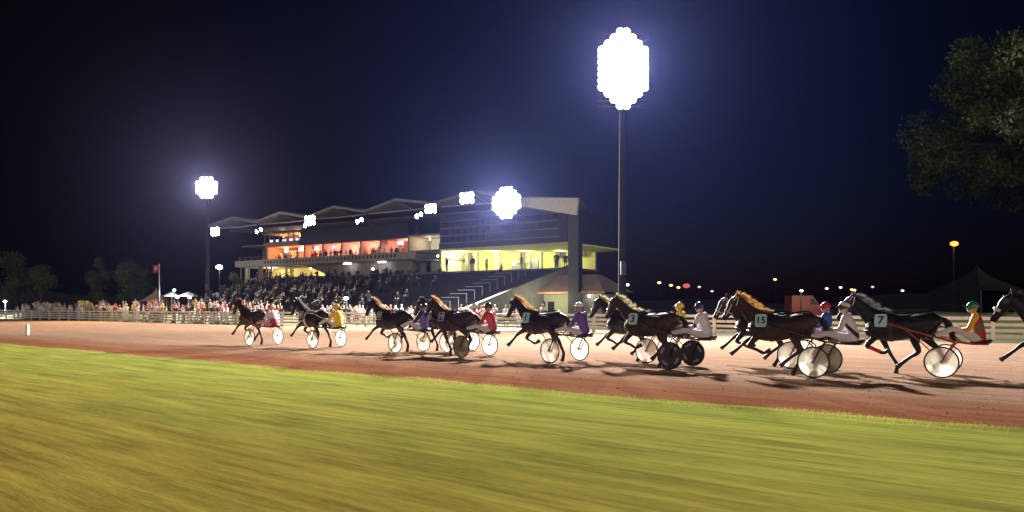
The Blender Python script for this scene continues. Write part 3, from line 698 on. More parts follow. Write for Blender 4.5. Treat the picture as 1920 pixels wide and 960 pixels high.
# s, p of near wheel, heading deg, pose, coat, mane, number, dark cloth, style, ...
rigs = [
 dict(s=27.11, p=17.24, a=38, pose='B', coat='brown', mane='red', num=None, boots=None, hl='leading brown horse with a red plume ahead of the whole field', st='long', jk=J['greyred'], sl=LILAC, he=H['redwhite'], dl='leading driver in grey and red jacket with white peaked red helmet', disc=M['disc'], fr=FR_R, slb='leading sulky with red frame carrying the grey and red driver', tr=mat('pink_breeches', (.6, .35, .35), .7)),
 dict(s=23.47, p=17.63, a=38, pose='D', coat='dark', mane='grey', num='8', dark=True, hl='dark horse with white mane straps in front of the yellow driver', st='bent', jk=YEL, sl=GOLD, he=H['yellow'], dl='driver in all yellow jacket and yellow helmet', disc=M['disc'], fr=FR_B, slb='sulky with cream wheel discs under the all yellow driver', wh=True),
 dict(s=18.77, p=17.52, a=38, pose='B', coat='dark', mane='tan', num='9', dark=True, hl='dark horse with tan mane and dark number 9 cloth', st='back', jk=J['bluepurple'], sl=NAVY, he=H['navy'], dl='driver in navy and purple silks leaning behind horse 9', disc=M['disc'], fr=FR_B, slb='black sulky carrying the navy and purple driver'),
 dict(s=17.72, p=18.98, a=38, pose='E', coat='black', mane='dark', num='6', dark=True, roll=mat('pink_roll', (.7, .35, .35), .8), hl='black horse with pink nose roll half hidden behind horse 19', st='back', jk=C('coral_silk', (.62, .16, .12)), sl=C('coral_sleeve', (.60, .15, .12)), he=H['redwhite'], dl='driver in coral red jacket and white peaked helmet half hidden by the rose driver', disc=M['disc'], fr=FR_B, slb='sulky with cream discs behind the rose driver'),
 dict(s=15.48, p=17.24, a=39, pose='E', coat='brown', mane='gold', num='19', dark=True, hl='brown horse with bright golden mane and number 19', st='long', jk=PINK, sl=RED, he=H['black'], dl='driver in rose red jacket and dark helmet', disc=(M['disc_dim'], M['disc']), fr=FR_B, slb='sulky with one smoked wheel disc under the rose driver'),
 dict(s=12.0, p=17.09, a=43, pose='B', coat='dark', mane='gold', num='1', hl='dark horse with golden mane and number 1 plate', st='long', jk=J['purplewhite'], sl=PURP, he=H['pale'], dl='driver in purple jacket with white back and pale helmet', disc=M['disc'], fr=FR_B, slb='sulky with cream discs under the purple driver'),
 dict(s=9.89, p=18.84, a=38, pose='C', coat='black', mane='pale', num=None, hl='black horse with pale forelock just behind horse 3', st='back', jk=J['yelgreen'], sl=YEL, he=H['yellow'], dl='driver in yellow and green jacket hidden behind horse 3', disc=M['disc'], fr=FR_B, slb='sulky with cream discs half hidden by horse 3'),
 dict(s=8.42, p=17.29, a=38, pose='C', coat='brown', mane='pale', num='3', hl='brown horse with pale windblown mane and number 3 plate', st='long', jk=WHITE, sl=J['whiteblue'], he=H['navy'], dl='driver in white jacket with navy bands and navy helmet', disc=M['disc_black'], fr=FR_B, marks=True, slb='sulky with black lettered wheel discs behind horse 3'),
 dict(s=6.07, p=19.43, a=36, pose='C', coat='black', mane='dark', num=None, hl='black horse with white bridle just behind horse 15', st='back', jk=J['bluered'], sl=BLUE, he=H['redsilver'], dl='driver in blue jacket with red and silver helmet', disc=M['disc'], fr=FR_B, slb='sulky with cream discs half hidden by horse 15', wbr=True),
 dict(s=4.88, p=17.2, a=35, pose='C', coat='bay', mane='gold', num='15', hl='bay horse with golden mane and number 15 plate', st='long', jk=J['lilacband'], sl=LILAC, he=H['browncap'], dl='driver in white lilac silks with a dark sash and striped brown helmet', disc=(M['disc'], M['disc_dim']), fr=FR_B, slb='black sulky with cream near disc behind horse 15', wbr=True),
 dict(s=2.62, p=18.97, a=34, pose='A', coat='black', mane='grey', num='7', hl='black horse with grey mane and pale blue number 7 plate', st='bent', jk=J['redgreen'], sl=GOLD, he=H['green'], dl='driver in red jacket with yellow sleeves and green helmet', disc=M['disc'], fr=FR_R, slb='red framed sulky with cream discs behind horse 7', boots=RED, wbr=True),
 dict(s=-.62, p=18.9, a=34, pose='C', coat='black', mane='dark', num=None, roll=M['strap_white'], hl='black horse with white nose roll entering at the right edge', st='long', jk=WHITE, sl=WHITE, he=H['white'], dl='driver in white silks behind the last horse', disc=M['disc'], fr=FR_B, slb='last sulky of the field with cream discs'),
]
RIG = []
for i, r in enumerate(rigs):
    a = R(r['a']); n_ = Vector((math.sin(a), math.cos(a), 0)); loc = SP(r['s'], r['p'])+n_*.68; rz = math.pi-a
    h = make_horse(loc, rz, r['pose'], r['coat'], r['mane'], r['hl'], r.get('num'), r.get('dark', False), r.get('roll'), i, r.get('wh', False), r.get('boots'))
    if r.get('wbr'):
        for c in children(h):
            if c.name.startswith('bridle'): own(c, M['strap_white'])
    make_sulky(loc, rz, r['slb'], r['disc'], r['fr'], r.get('marks', False))
    make_driver(loc, rz, r['st'], r['dl'], r['jk'], r['sl'], r['he'], r.get('tr'))
    RIG.append(h)

# ================================================================== SPECTATORS
SHIRTS = {'white': C('white_shirt', (.72, .71, .70)), 'cream': C('cream_shirt', (.62, .55, .42)), 'grey': C('grey_jacket', (.22, .23, .25)), 'navy': C('navy_coat', (.02, .025, .06)), 'red': C('red_top', (.50, .03, .03)), 'orange': C('orange_top', (.62, .18, .03)), 'black': C('black_coat_cloth', (.012, .012, .014)), 'yellow': C('yellow_top', (.65, .5, .06)), 'blue': C('pale_blue_shirt', (.25, .36, .55)), 'pink': C('pink_top', (.60, .28, .28))}
JEANS = [C('dark_jeans', (.02, .025, .045)), C('beige_trousers', (.32, .27, .2)), C('black_trousers', (.014, .014, .016)), C('pale_trousers', (.5, .48, .45))]
HAIRS = [mat('brown_hair', (.04, .022, .012)), mat('black_hair', (.01, .009, .008)), mat('fair_hair', (.25, .16, .07)), mat('white_hair', (.5, .49, .47))]
def spectator(pose):
    bm = bmesh.new(); seated = pose == 'seated'; dz = -.40 if seated else 0
    loft(bm, [(0, 0, .88+dz, .16, .12), (0, 0, 1.05+dz, .145, .105), (.01, 0, 1.25+dz, .18, .12), (0, 0, 1.40+dz, .17, .10), (0, 0, 1.46+dz, .07, .06)], 12, 2)
    tube(bm, [(0, 0, 1.44+dz), (.01, 0, 1.55+dz)], .055, 8); ball(bm, (.015, 0, 1.63+dz), (.098, .08, .122)); ball(bm, (.11, 0, 1.62+dz), (.025, .018, .028))
    for sg in (1, -1):
        sh = (0, sg*.20, 1.38+dz)
        if pose == 'stand': a = [sh, (-.02, sg*.25, 1.12), (.04, sg*.25, .86)]
        elif pose == 'lean': a = [sh, (.10, sg*.27, 1.14), (.36, sg*.16, 1.13)]
        elif pose == 'photo': a = [sh, (.18, sg*.25, 1.22), (.30, sg*.07, 1.52)]
        elif pose == 'cheer': a = [sh, (.06, sg*.33, 1.52), (.10, sg*.30, 1.80)] if sg > 0 else [sh, (.0, sg*.25, 1.12), (.10, sg*.22, .92)]
        else: a = [sh, (.05, sg*.26, .75), (.30, sg*.14, .66)]
        tube(bm, [(0, sg*.12, 1.38+dz), *a, Vector(a[-1])+(Vector(a[-1])-Vector(a[-2])).normalized()*.12], [.06, .06, .048, .036, .03], 8, 2)
        if seated: tube(bm, [(0, sg*.10, .50), (.42, sg*.14, .52), (.44, sg*.14, .08), (.56, sg*.15, .04)], [.10, .075, .05, .035], 8, 2)
        else: tube(bm, [(0, sg*.09, .92), (.01, sg*.11, .50), (-.01, sg*.12, .08), (.13, sg*.13, .04)], [.10, .068, .045, .035], 8, 2)
    me = remesh(bm, .026, 2, .5)
    for k in range(4): me.materials.append((SHIRTS['white'], JEANS[0], M['skin'], HAIRS[0])[k])
    for p in me.polygons:
        c = p.center; z = c.z-dz
        if z > 1.47 and abs(c.y) < .16 and z < 1.80 and not (pose == 'cheer' and abs(c.y) > .2): p.material_index = 3 if (z > 1.69 or c.x < -.02) else 2
        elif (pose == 'cheer' and z > 1.62) or (pose == 'photo' and c.x > .24) or (pose == 'lean' and c.x > .26) or (pose == 'stand' and abs(c.y) > .21 and z < .98) or (seated and c.x > .2 and .60 < c.z): p.material_index = 2
        elif (c.z < .92 if not seated else (c.z < .6)): p.material_index = 1
        else: p.material_index = 0
    return me
SPEC = {k: spectator(k) for k in ('stand', 'lean', 'photo', 'cheer', 'seated')}
rz_face = math.atan2(-N.y, -N.x)
rp = random.Random(11); NP = 0
def add_person(loc, pose, shirt, label, group, rz=None):
    global NP
    o = link('person', SPEC[pose]); NP += 1
    own(o, SHIRTS[shirt], 0); own(o, rp.choice(JEANS), 1); own(o, rp.choice(HAIRS), 3)
    k = rp.uniform(.93, 1.06); o.scale = (k, k, k)
    tag(o, label, 'person', group, loc, (rz_face if rz is None else rz)+rp.uniform(-.5, .5)); return o
NAMEP = {'stand': 'standing', 'lean': 'leaning forward', 'photo': 'holding up a phone', 'cheer': 'raising one arm', 'seated': 'seated'}
NAMES = {'white': 'white shirt', 'cream': 'cream shirt', 'grey': 'grey jacket', 'navy': 'navy coat', 'red': 'red top', 'orange': 'orange top', 'black': 'black coat', 'yellow': 'yellow top', 'blue': 'pale blue shirt', 'pink': 'pink top'}
pick = ['white']*6+['cream']*3+['grey', 'navy', 'red', 'red', 'orange', 'black', 'yellow', 'blue', 'pink', 'pink']
# the ground behind the left stretch of rail climbs a little
bm = bmesh.new(); rows = []
for k in range(45):
    s_ = 52+k*2.6; q = min(1, k/4)
    rows.append([bm.verts.new(SP(s_, fence_p(s_)+o_, z_*q-.01)) for o_, z_ in ((.35, 0), (.9, .22), (1.6, .42), (2.6, .62), (5, .8), (12, 0))])
for a, b in zip(rows, rows[1:]):
    for k in range(5): bm.faces.new((a[k], b[k], b[k+1], a[k+1]))
kind(finish('spectator_bank', bm, M['apron']), 'structure')
# crowd pressed along the left stretch of the rail
for i in range(152):
    s_ = 55.5+(i/152)*56+rp.uniform(-.25, .25); row, zz = rp.choice(((.55, .06), (.6, .08), (.7, .12), (1.3, .33), (1.5, .38), (2.3, .54)))
    ps = rp.choice(('lean', 'lean', 'stand', 'photo', 'cheer')) if row < 1 else rp.choice(('stand', 'photo', 'stand', 'cheer')); sh = rp.choice(pick)
    add_person(SP(s_, fence_p(s_)+row, zz*min(1, (s_-52)/10.4)), ps, sh, 'spectator in %s %s behind the rail on the left' % (NAMES[sh], NAMEP[ps]), 'spectators along the rail')
# looser crowd between the rail and the stand
for i in range(50):
    s_ = rp.uniform(30, 60) if i % 3 else rp.uniform(47, 60); p_ = rp.uniform(41, 49)
    sh = rp.choice(['white', 'white', 'grey', 'navy', 'black', 'cream', 'red', 'pink', 'blue']); ps = rp.choice(('stand', 'stand', 'photo'))
    add_person(SP(s_, p_), ps, sh, 'spectator in %s %s in front of the grandstand' % (NAMES[sh], NAMEP[ps]), 'spectators in front of the grandstand')

# ================================================================== GRANDSTAND  (s along, p back, z up; frame turned 34 degrees)
O_S, O_P = 60, 60
GS = thing('grandstand', 'large floodlit grandstand with folded roof, red lit restaurant and dark seating terraces', 'grandstand', US*O_S+NS*O_P, -AS)
def L(s, p, z): return (-(s-O_S), p-O_P, z)
def W(s, p, z=0): return US*s+NS*p+Vector((0, 0, z))
def gbox(bm, s0, s1, p0, p1, z0, z1, mi=0): box(bm, L((s0+s1)/2, (p0+p1)/2, (z0+z1)/2), (abs(s1-s0), abs(p1-p0), abs(z1-z0)), mi=mi)
def gpart(name, fn, m, parent=None, smooth=False):
    bm = bmesh.new(); fn(bm); return finish(name, bm, m, parent or GS, smooth)
# folded roof: peaks and valleys along s
zig = [(89.5, 12.6), (84.5, 13.35), (79.8, 12.45), (74.8, 13.35), (70, 12.45), (65.2, 13.35), (60.4, 12.45), (55.5, 13.40), (50.2, 12.55), (45, 13.35), (39, 12.3), (32.8, 11.6)]
def roof(bm):
    top_f = [bm.verts.new(L(s, 59.6, z)) for s, z in zig]; top_b = [bm.verts.new(L(max(s, 44.5-(45-s)*.1 if s < 45 else s), 84, z+.9)) for s, z in zig]
    bot_f = [bm.verts.new(L(s, 59.6, z-.28)) for s, z in zig]; bot_b = [bm.verts.new(L(max(s, 44.5-(45-s)*.1 if s < 45 else s), 84, z+.62)) for s, z in zig]
    for k in range(len(zig)-1):
        bm.faces.new((top_f[k], top_f[k+1], top_b[k+1], top_b[k])); bm.faces.new((bot_f[k+1], bot_f[k], bot_b[k], bot_b[k+1]))
        bm.faces.new((bot_f[k], bot_f[k+1], top_f[k+1], top_f[k])); bm.faces.new((top_b[k], top_b[k+1], bot_b[k+1], bot_b[k]))
    for k in (0, -1): bm.faces.new((top_f[k], top_b[k], bot_b[k], bot_f[k]))
gpart('roof', roof, M['roofmetal'])
def soffit(bm): prism(bm, [L(89.3, 62.5, 12.0), L(39, 62.5, 11.5), L(39, 80, 11.7), L(89.3, 80, 12.1)], (0, 0, .12))
gpart('soffit', soffit, M['darkclad'])
def fascia(bm): prism(bm, [L(39.5, 59.3, 12.12), L(39.5, 59.3, 11.35), L(32.9, 59.3, 9.95), L(32.7, 59.3, 11.5)], (0, .25, 0))
gpart('end_fascia', fascia, mat('pale_fascia', (.5, .5, .5), .6))
for k in range(1, len(zig)-2, 2):
    s_, z_ = zig[k]
    gpart('roof_truss', lambda bm: (tube(bm, [L(s_, 60.2, z_-.5), L(s_, 66, z_-1.6), L(s_, 72, z_-.7)], .10, 6), tube(bm, [L(s_+4.6, 60.2, 12.1), L(s_, 61, z_-1.2), L(s_-4.6, 60.2, 12.1)], .09, 6)), M['steel'], smooth=True)
gpart('column', lambda bm: gbox(bm, 33.2, 34.3, 60.2, 61.0, 0, 10.6), M['darkclad'])
for s_ in (46.5, 54.5, 62.5, 71, 79.5, 88):
    gpart('column', lambda bm: gbox(bm, s_-.2, s_+.2, 71, 71.4, 0, 12.2), M['concrete'])
# shell and floors
gpart('rear_wall', lambda bm: gbox(bm, 43.5, 90, 79, 79.4, 0, 11.6), M['darkclad'])
gpart('upper_cladding', lambda bm: gbox(bm, 60.4, 79.8, 67.0, 67.3, 9.9, 12.0), M['darkclad'])
# restaurant floor
gpart('floor_slab', lambda bm: (gbox(bm, 60.2, 92.5, 66.4, 79, 7.2, 7.42), gbox(bm, 55.2, 60.2, 68.2, 79, 7.2, 7.42)), M['concrete'])
gpart('restaurant_ceiling', lambda bm: gbox(bm, 60.4, 87.5, 67.3, 78.5, 9.95, 10.1), M['redwall'])
gpart('restaurant_wall', lambda bm: gbox(bm, 60.4, 87.5, 73.5, 73.8, 7.42, 9.95), M['redwall'])
for s_ in (60.6, 65.3, 68.7, 72.2, 75.8, 79.4, 87.3): gpart('restaurant_pier', lambda bm: gbox(bm, s_-.16, s_+.16, 67.4, 73.4, 7.42, 9.94), M['pink'] if s_ < 78 else M['woodwall'])
gpart('wood_screen', lambda bm: [gbox(bm, 82+k*.55, 82.42+k*.55, 70.0, 70.08, 7.42, 9.7) for k in range(9)], M['woodwall'])
gpart('balcony_parapet', lambda bm: (gbox(bm, 58.5, 92.8, 66.1, 66.35, 7.3, 8.15), gbox(bm, 92.55, 92.8, 66.35, 74, 7.3, 8.15)), mat('greige_parapet', (.30, .27, .22), .8, .1))
for k in range(38):
    s_ = 61.5+k*.66
    gpart('parapet_slot', lambda bm: prism(bm, [L(s_, 66.07, 7.55), L(s_+.3, 66.07, 7.55), L(s_+.22, 66.07, 7.95), L(s_-.08, 66.07, 7.95)], (0, .02, 0)), M['darkclad'])
for k in range(8): gpart('screen', lambda bm: (gbox(bm, 63+k*3.1, 63.9+k*3.1, 69.0, 69.06, 9.35, 9.85)), emit('tv_glow', (.45, .5, .9), 1.2) if k == 0 else bpy.data.materials['tv_glow'])
# announcer's box
gpart('announcer_box', lambda bm: (gbox(bm, 80, 87.4, 66.9, 71, 10.12, 10.6), gbox(bm, 80, 87.4, 66.7, 71, 11.7, 11.85), gbox(bm, 80, 87.4, 70.8, 71, 10.6, 11.7)), mat('box_wood', (.30, .17, .08), .7))
for k in range(8): gpart('box_mullion', lambda bm: gbox(bm, 80.05+k*1.03-.05, 80.05+k*1.03+.05, 66.95, 67.02, 10.6, 11.7), M['darkclad'])
gpart('left_terrace', lambda bm: (gbox(bm, 87.6, 93.4, 67, 75, 7.25, 7.7), gbox(bm, 87.8, 93, 71, 71.2, 7.7, 10.3), gbox(bm, 87.5, 93.3, 67.5, 75, 10.3, 10.45)), M['concrete'])
gpart('terrace_rail', lambda bm: [tube(bm, [L(93.3, 67.1, z), L(87.6, 67.1, z)], .03, 6) for z in (8.1, 8.4, 8.7)]+[tube(bm, [L(87.6+k*1.4, 67.1, 7.6), L(87.6+k*1.4, 67.1, 8.7)], .03, 6) for k in range(5)], M['steel'])
# stair tower with windows
gpart('tower_wall', lambda bm: (gbox(bm, 55.5, 60.3, 71.2, 71.5, 6.0, 10.1), gbox(bm, 55.5, 55.7, 67.4, 71.2, 5.8, 10.1)), M['cream'])
gpart('tower_slab', lambda bm: (gbox(bm, 55.3, 60.3, 67.0, 71.1, 8.15, 8.32), gbox(bm, 55.3, 60.3, 67.0, 71.1, 10.1, 10.25)), M['concrete'])
for s_ in (57.3, 58.5): gpart('window', lambda bm: gbox(bm, s_-.42, s_+.42, 71.12, 71.22, 8.75, 9.5), M['glass'])
# dark glazed upper block on the right
gpart('glazed_block', lambda bm: (gbox(bm, 38.2, 55.2, 66.8, 78, 8.35, 11.9), ), M['darkclad'])
for r_ in range(3):
    for k in range(18):
        s_ = 39.3+k*.87
        if r_ == 2 and k < 8: continue
        gpart('window', lambda bm: gbox(bm, s_, s_+.72, 66.72, 66.82, 10.75-r_*.85, 11.35-r_*.85), M['glass'])
gpart('window_ledge', lambda bm: [gbox(bm, 39.1, 55.1, 66.70, 66.79, 10.62-r_*.85, 10.70-r_*.85) for r_ in range(3)]+[gbox(bm, 39.1, 55.1, 66.70, 66.79, 11.40, 11.46)], mat('mauve_trim', (.30, .25, .28), .5))
# yellow concourse beneath
gpart('concourse_wall', lambda bm: gbox(bm, 37.6, 56.5, 72, 72.3, 5.6, 8.3), M['yellowwall'])
gpart('concourse_floor', lambda bm: gbox(bm, 37.4, 90, 66.0, 72.4, 5.4, 5.62), M['concrete'])
gpart('concourse_ceiling', lambda bm: prism(bm, [L(33, 70, 7.35), L(38, 66.9, 8.2), L(55.2, 66.9, 8.2), L(55.2, 78, 8.2), L(38, 78, 8.2)], (0, 0, .12)), M['yellowwall'])
for s_, w_ in ((53.6, .3), (50.5, .7), (46.0, .35), (44.5, .3), (42.2, .3)): gpart('concourse_pier', lambda bm: gbox(bm, s_-w_/2, s_+w_/2, 71.6, 71.95, 5.62, 8.18), M['cream'])
for s_ in (41.5, 38.9): gpart('poster', lambda bm: gbox(bm, s_-.35, s_+.35, 71.5, 71.6, 7.1, 8.0), M['darkclad'])
for a_, b_, z_ in ((46.5, 48.2, 6.9), (44.6, 45.6, 7.0)): gpart('concourse_door', lambda bm: gbox(bm, a_, b_, 71.4, 71.5, 5.62, z_), M['steel'])
# lower left lounge with an arched opening
gpart('lounge_wall', lambda bm: gbox(bm, 62, 93, 72, 72.3, 5.62, 7.2), mat('warm_wall', (.62, .52, .25), .8))
def arch(bm):
    n = 14; top = [(82.5+ -4.5*math.cos(math.pi*k/n)*1.0, 5.95+1.15*math.sin(math.pi*k/n)) for k in range(n+1)]
    pts = [L(74.0, 67.6, 7.2)]+[L(74.0, 67.6, 5.62), L(75.2, 67.6, 5.62)]
    a = [(75.2+1.0*k, 5.7+1.35*math.sin(min(1, (k+.15)/5)*math.pi/2)) for k in range(0, 9)]
    pts += [L(s, 67.6, z) for s, z in a]+[L(84, 67.6, 7.2)]
    prism(bm, pts, (0, .25, 0))
gpart('lounge_arch', arch, M['concrete'])
gpart('lounge_post', lambda bm: [gbox(bm, s_-.07, s_+.07, 66.7, 66.84, 5.62, 7.2) for s_ in (85.5, 86.6, 88.2, 90.5, 92.3)], M['concrete'])
gpart('lower_wall', lambda bm: gbox(bm, 60, 74, 67.4, 67.7, 5.62, 7.2), mat('olive_wall', (.20, .19, .15), .8))
# terraces
def steps(bm):
    for k in range(15): gbox(bm, 40.5-.22*k, 85, 51.8+k*.95, 66.1 if k == 14 else 52.75+k*.95, 0 if k == 0 else .9+(k-1)*.31, .9+k*.31)
gpart('terrace_steps', steps, M['seats'])
gpart('stair_flank', lambda bm: prism(bm, [L(40.6, 51.6, .0), L(40.6, 51.6, 1.3), L(36.9, 66, 6.1), L(36.9, 66, 0)], (.35, .1, 0)), M['concrete'])
for k in range(12): gpart('stair_rail', lambda bm: (tube(bm, [L(42.2-.1*k, 52.5+k*1.1, 1.2+k*.36), L(42.2-.1*k, 52.5+k*1.1, 2.1+k*.36)], .03, 6), tube(bm, [L(42.2-.1*k, 52.5+k*1.1, 2.1+k*.36), L(44.2-.1*k, 52.5+k*1.1, 2.1+k*.36)], .03, 6)), M['steel'])
gpart('side_stair', lambda bm: prism(bm, [L(88.5, 60, 1.2), L(88.5, 60, 1.6), L(79.5, 66, 5.6), L(79.5, 66, 5.1)], (.3, 1.2, 0)), M['concrete'])
gpart('side_stair_rail', lambda bm: tube(bm, [L(88.5, 59.8, 2.5), L(79.5, 65.8, 6.5)], .05, 6), M['concrete'])
gpart('left_deck', lambda bm: (gbox(bm, 85.6, 92, 66.5, 75, 4.3, 4.7), gbox(bm, 91.5, 91.8, 67, 67.3, 0, 7.3), gbox(bm, 88, 88.3, 67, 67.3, 0, 7.3)), M['concrete'])
# lamps inside the stand (bulbs placed to match its lit rooms)
def glamp(name, s, p, z, col, watts, r=.16, bulb='lampwarm'):
    bm = bmesh.new(); ball(bm, (0, 0, 0), r, seg=10, rings=6); disc(bm, (0, 0, r*.9), (0, 0, 1), 0, r*.8, .05, 10)
    o = finish(name, bm, M[bulb], GS); o.location = L(s, p, z)
    ld = bpy.data.lights.new('bulb_light', 'POINT'); ld.energy = watts*.8; ld.color = col; ld.shadow_soft_size = .25
    lo = bpy.data.objects.new('bulb_light', ld); COL.objects.link(lo); lo.parent = GS; lo.location = L(s, p-.1, z-.45)
for s_ in (62.5, 67, 70.5, 74, 77.6): glamp('restaurant_lamp', s_, 69.8, 9.75, (1, .42, .30), 330, .13)
for s_ in (81, 85): glamp('restaurant_lamp', s_, 69, 9.75, (1, .55, .25), 230, .13)
glamp('box_lamp', 82, 68.8, 11.5, (1, .62, .28), 170, .11); glamp('box_lamp', 85.4, 68.8, 11.5, (1, .62, .28), 130, .11)
for k in range(5): gpart('monitor', lambda bm: gbox(bm, 80.6+k*1.4, 81.3+k*1.4, 67.5, 67.55, 10.62, 11.0), bpy.data.materials['tv_glow'])
for s_ in (54, 49.5, 45, 40.5): glamp('concourse_lamp', s_, 69.6, 8.0, (1, .97, .55), 300, .10, 'lampwhite')
for s_ in (88.8, 80.5, 77.2): glamp('lounge_lamp', s_, 69.4, 6.95, (1, .82, .38), 420, .12)
for s_ in (57, 59): glamp('tower_lamp', s_, 69.5, 9.85, (1, .97, .62), 70, .08, 'lampwhite')
glamp('tower_lamp', 57.5, 69.2, 7.7, (1, .97, .62), 70, .10, 'lampwhite')
for s_ in (70.3, 64.3): gpart('strip_light', lambda bm: gbox(bm, s_-.6, s_+.6, 66.5, 66.7, 7.05, 7.15), M['lampwhite'])
gpart('wall_lamp', lambda bm: ball(bm, L(66, 66.8, 6.3), .16), M['lampwhite'])

# people in the restaurant, on the concourse and in the terrace seats
rzs = math.atan2(-NS.y, -NS.x)
for i in range(58):
    s_ = 61.0+i*.44+rp.uniform(-.2, .2); sh = rp.choice(['white', 'pink', 'red', 'black', 'cream', 'grey', 'black'])
    ps = rp.choice(('stand', 'lean', 'seated', 'stand')); add_person(W(s_, rp.uniform(67.0, 69.5), 7.42), ps, sh, '%s guest in %s at the red lit restaurant balcony' % (NAMEP[ps], NAMES[sh]), 'guests in the restaurant', rzs)
for i in range(8):
    s_ = rp.uniform(39, 55); sh = rp.choice(['black', 'grey', 'navy']); add_person(W(s_, rp.uniform(67.2, 69), 5.62), 'stand', sh, 'dark figure in %s on the yellow lit concourse' % NAMES[sh], 'people on the concourse', rzs)
for i in range(18):
    k = rp.randrange(1, 14); s_ = rp.uniform(52, 84) if i < 14 else rp.uniform(42, 52); sh = rp.choice(['black', 'navy', 'black', 'black', 'grey', 'navy', 'blue'])
    add_person(W(s_, 52.25+k*.95, .9+k*.31), 'seated', sh, 'seated spectator in %s on the dark terrace steps' % NAMES[sh], 'spectators seated on the terrace', rzs)
# the packed remainder of the terrace crowd, a dark mass nobody could count
def crowd_mass():
    V, Fc, Mi = [], [], []
    rnd = random.Random(4)
    for i in range(270):
        k = rnd.randrange(0, 14); s_ = 52+32.5*rnd.random()**.8; o = W(s_, 52.2+k*.95, .9+k*.31); sc_ = rnd.uniform(.9, 1.1); up = rnd.random() < .25
        b = bmesh.new(); h = .45 if up else 0
        loft(b, [(0, 0, .02, .12, .16), (0, 0, .42+h*.6, .15, .20), (0, 0, .80+h, .19, .12), (0, 0, .92+h, .08, .06)], 8); ball(b, (.02, 0, 1.06+h), (.10, .085, .125), seg=8, rings=6)
        loft(b, [(.05, .22, .82+h, .06, .05), (.18, .24, .62+h, .05, .05), (.34, .10, .66+h, .04, .04)], 6); loft(b, [(.05, -.22, .82+h, .06, .05), (.18, -.24, .62+h, .05, .05), (.34, -.10, .66+h, .04, .04)], 6)
        rot = Matrix.Rotation(rzs+rnd.uniform(-.5, .5), 4, 'Z'); n0 = len(V); m_ = rnd.randrange(4)
        b.verts.index_update()
        for v in b.verts: V.append((o+rot @ (v.co*sc_))[:])
        for f in b.faces: Fc.append([n0+v.index for v in f.verts]); Mi.append(4 if (.96+h < f.calc_center_median().z < 1.10+h and f.calc_center_median().x > .05) else m_)
        b.free()
    me = bpy.data.meshes.new('crowd'); me.from_pydata(V, [], Fc)
    for q in ('black', 'navy', 'black', 'black'): me.materials.append(SHIRTS[q])
    me.materials.append(M['skin']); me.polygons.foreach_set('material_index', Mi); me.polygons.foreach_set('use_smooth', [True]*len(Mi))
    o = link('crowd', me); o['label'] = 'dark packed crowd filling the grandstand terrace'; o['category'] = 'crowd'; return kind(o, 'stuff')
crowd_mass()

# small pavilion to the right of the terrace
pv = thing('pavilion', 'low pavilion with hipped pinkish roof beside the grandstand column', 'building', W(35, 63), -AS)
bm = bmesh.new()
b_ = [(-4.4, -2.4, 3.0), (4.2, -2.4, 3.0), (4.2, 4, 3.0), (-4.4, 4, 3.0)]; t_ = [(-2.3, .4, 4.7), (2.0, .4, 4.7), (2.0, 1.4, 4.7), (-2.3, 1.4, 4.7)]
bv = [bm.verts.new(p) for p in b_]; tv = [bm.verts.new(p) for p in t_]
for k in range(4): bm.faces.new((bv[k], bv[(k+1) % 4], tv[(k+1) % 4], tv[k]))
bm.faces.new(tv); bm.faces.new(bv[::-1]); finish('roof', bm, M['pink'], pv, False)
bm = bmesh.new(); box(bm, (0, -2.42, 2.92), (8.7, .08, .2)); finish('fascia', bm, mat('coral_fascia', (.55, .28, .20), .7), pv, False)
bm = bmesh.new(); box(bm, (-.2, .8, 1.4), (7.4, 4.6, 2.8)); finish('wall', bm, mat('pale_pavilion_wall', (.42, .42, .30), .8), pv, False)
for x in (-2.9, -1.9): bm = bmesh.new(); box(bm, (x, -1.53, 1.6), (.7, .06, 1.0)); finish('window', bm, M['glass'], pv, False)
bm = bmesh.new(); ball(bm, (2.5, -2.0, 2.6), .12); finish('lamp', bm, M['lampwhite'], pv)
ld = bpy.data.lights.new('pavilion_light', 'POINT'); ld.energy = 160; ld.color = (1, .95, .6); ld.shadow_soft_size = .2; lo = bpy.data.objects.new('pavilion_light', ld); COL.objects.link(lo); lo.parent = pv; lo.location = (-1.0, -4.2, 2.4)

